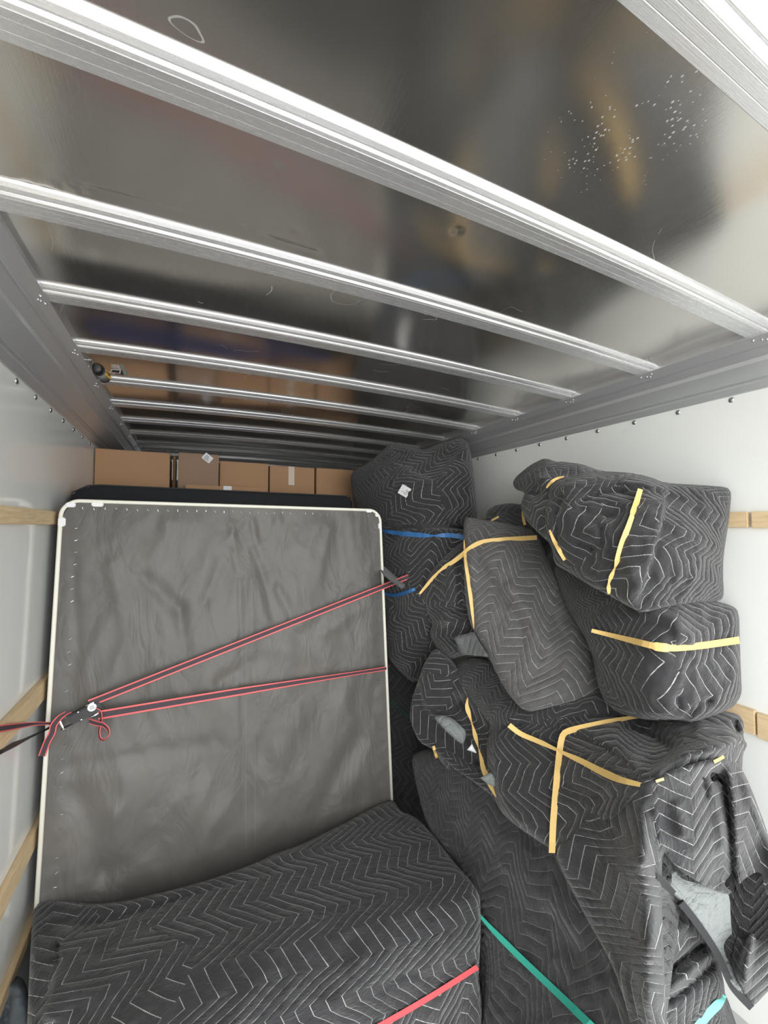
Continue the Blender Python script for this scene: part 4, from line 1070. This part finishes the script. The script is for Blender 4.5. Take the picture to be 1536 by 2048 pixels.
cap_ = bmobj('round_label', loc_bm(bm), MPLAS); child(cap_, rs)
for k in range(3):
    bm = box_bm((.040, .003+k*.005, .0312), (.056, .005+k*.005, .0316)); q = bmobj('label_print', loc_bm(bm), MINK, cap_)
child(bmobj('release_bar', loc_bm(tube_bm([Vector((.0, -.018, .024)), Vector((.0, .018, .024))], .004, 8)), MCHR), rs)
child(bmobj('spring', loc_bm(tube_bm([Vector((.03+.006*math.cos(k*.9), -.012+k*.0009, .020+.006*math.sin(k*.9))) for k in range(26)], .0012, 5)), MCHR), rs)
child(bmobj('frame_bolt', loc_bm(tube_bm([Vector((-.068, -.024, .003)), Vector((-.068, .024, .003))], .005, 8)), MCHR), rs)
# twisted hook end going to the wall
hk = [(100,1452,.05),(85,1463,.05)]
hp = [at_d(108,1450,dplane(108,1450,.03)), at_d(85,1463,1.60), at_d(60,1474,1.52), at_d(48,1480,1.46), at_d(28,1489,1.38), at_d(5,1502,1.28), at_d(-20,1515,1.2)]
child(bmobj('wire_hook', tube_bm(hp, [.006,.004,.005,.006,.010,.007,.007], 8, flat=.5), MBLK, None, True), rs)
# hook and chain hanging where the slat meets the box spring
hb = bmesh.new()
for k in range(3):
    c_ = at_d(92, 1358+k*14, 1.78)
    tube_bm([c_+Vector((.010*math.cos(a)*(1 if k % 2 else .4), .010*math.cos(a)*(.3 if k % 2 else 1), .017*math.sin(a))) for a in np.linspace(0, 2*math.pi, 13)], .0035, 6, hb, cap=False)
tag(bmobj('tie_down_chain', hb, MBLK, None, True), 'short black tie-down chain hanging behind the left edge of the box spring', 'chain')

# ------------------------------------------------------------------ canister and sticker at the left roof rail
p0 = at_y(183, 722, 1.97); p1 = at_y(204, 756, 2.17)
zr = RZ-.002
c0 = Vector((RIL+.055, 2.03, zr+.012)); 
r0 = ray(192, 735); k0 = (RZ+.02-EYE.z)/r0.z; c0 = EYE+r0*k0
r1 = ray(210, 757); k1 = (RZ+.012-EYE.z)/r1.z; c1 = EYE+r1*k1
cn = tag(empty('roof_lamp_canister', c0), 'small grey canister with black ends fixed under the roof at the left rail', 'canister')
dv = (c1-c0)
child(bmobj('body', tube_bm([c0+dv*.22, c0+dv*.9], .021, 18), MGREYC, None, True), cn)
child(bmobj('end_cap', tube_bm([c0-dv*.05, c0+dv*.05, c0+dv*.25], [.018, .026, .026], 18), MBLK, None, True), cn)
child(bmobj('end_cap', tube_bm([c0+dv*.9, c0+dv*1.0], [.023, .021], 18), MBLK, None, True), cn)
for (ua, va, ub, vb) in ((168,719,184,720),(166,732,180,733),(176,719,174,732)):
    ra, rb = ray(ua, va), ray(ub, vb); kk = (RZ-.004-EYE.z)
    child(bmobj('bracket', tube_bm([EYE+ra*(kk/ra.z), EYE+rb*(kk/rb.z)], .0035, 6), MCHR), cn)
child(bmobj('yellow_band', tube_bm([c0+dv*.45+Vector((.02,0,-.003)), c0+dv*.8+Vector((.024,0,-.003))], .006, 6), MYLAB), cn)
# sticker on the roof sheet
def rp(u, v, dz=0.0):
    r = ray(u, v)
    z = RZ+.017+arch(-.1)-dz; return EYE+r*((z-EYE.z)/r.z)
st = tag(empty('warning_sticker', rp(230, 736)), 'black and yellow warning sticker on the roof sheet beside the canister', 'sticker')
def quad(nm, a, mat, dz):
    bm = bmesh.new(); bm.faces.new([bm.verts.new(rp(u, v, dz)) for u, v in a])
    o = bmobj(nm, bm, mat); m = o.modifiers.new('s', 'SOLIDIFY'); m.thickness = .0006; m.offset = 0; child(o, st); return o
quad('sticker_base', [(207,724),(245,730),(255,751),(218,747)], MBLAB, .004)
quad('yellow_stripe', [(200,723),(208,724),(219,747),(211,747)], MYLAB, .005)
quad('green_strip', [(240,729),(247,731),(256,751),(248,750)], MGLAB, .005)
for k in range(9):
    u = 212+k*3.0; v = 727.0+k*.4
    quad('printed_text', [(u, v), (u+1.7, v+.2), (u+4.6, v+7.5), (u+2.9, v+7.3)], MPAPER, .0055)
quad('pictogram', [(223,738),(242,740),(241,747.5),(219,745)], MPAPER, .0055)
quad('pictogram_screen', [(225,739.5),(239.5,741),(238,746),(222.5,744)], MBLAB, .006)
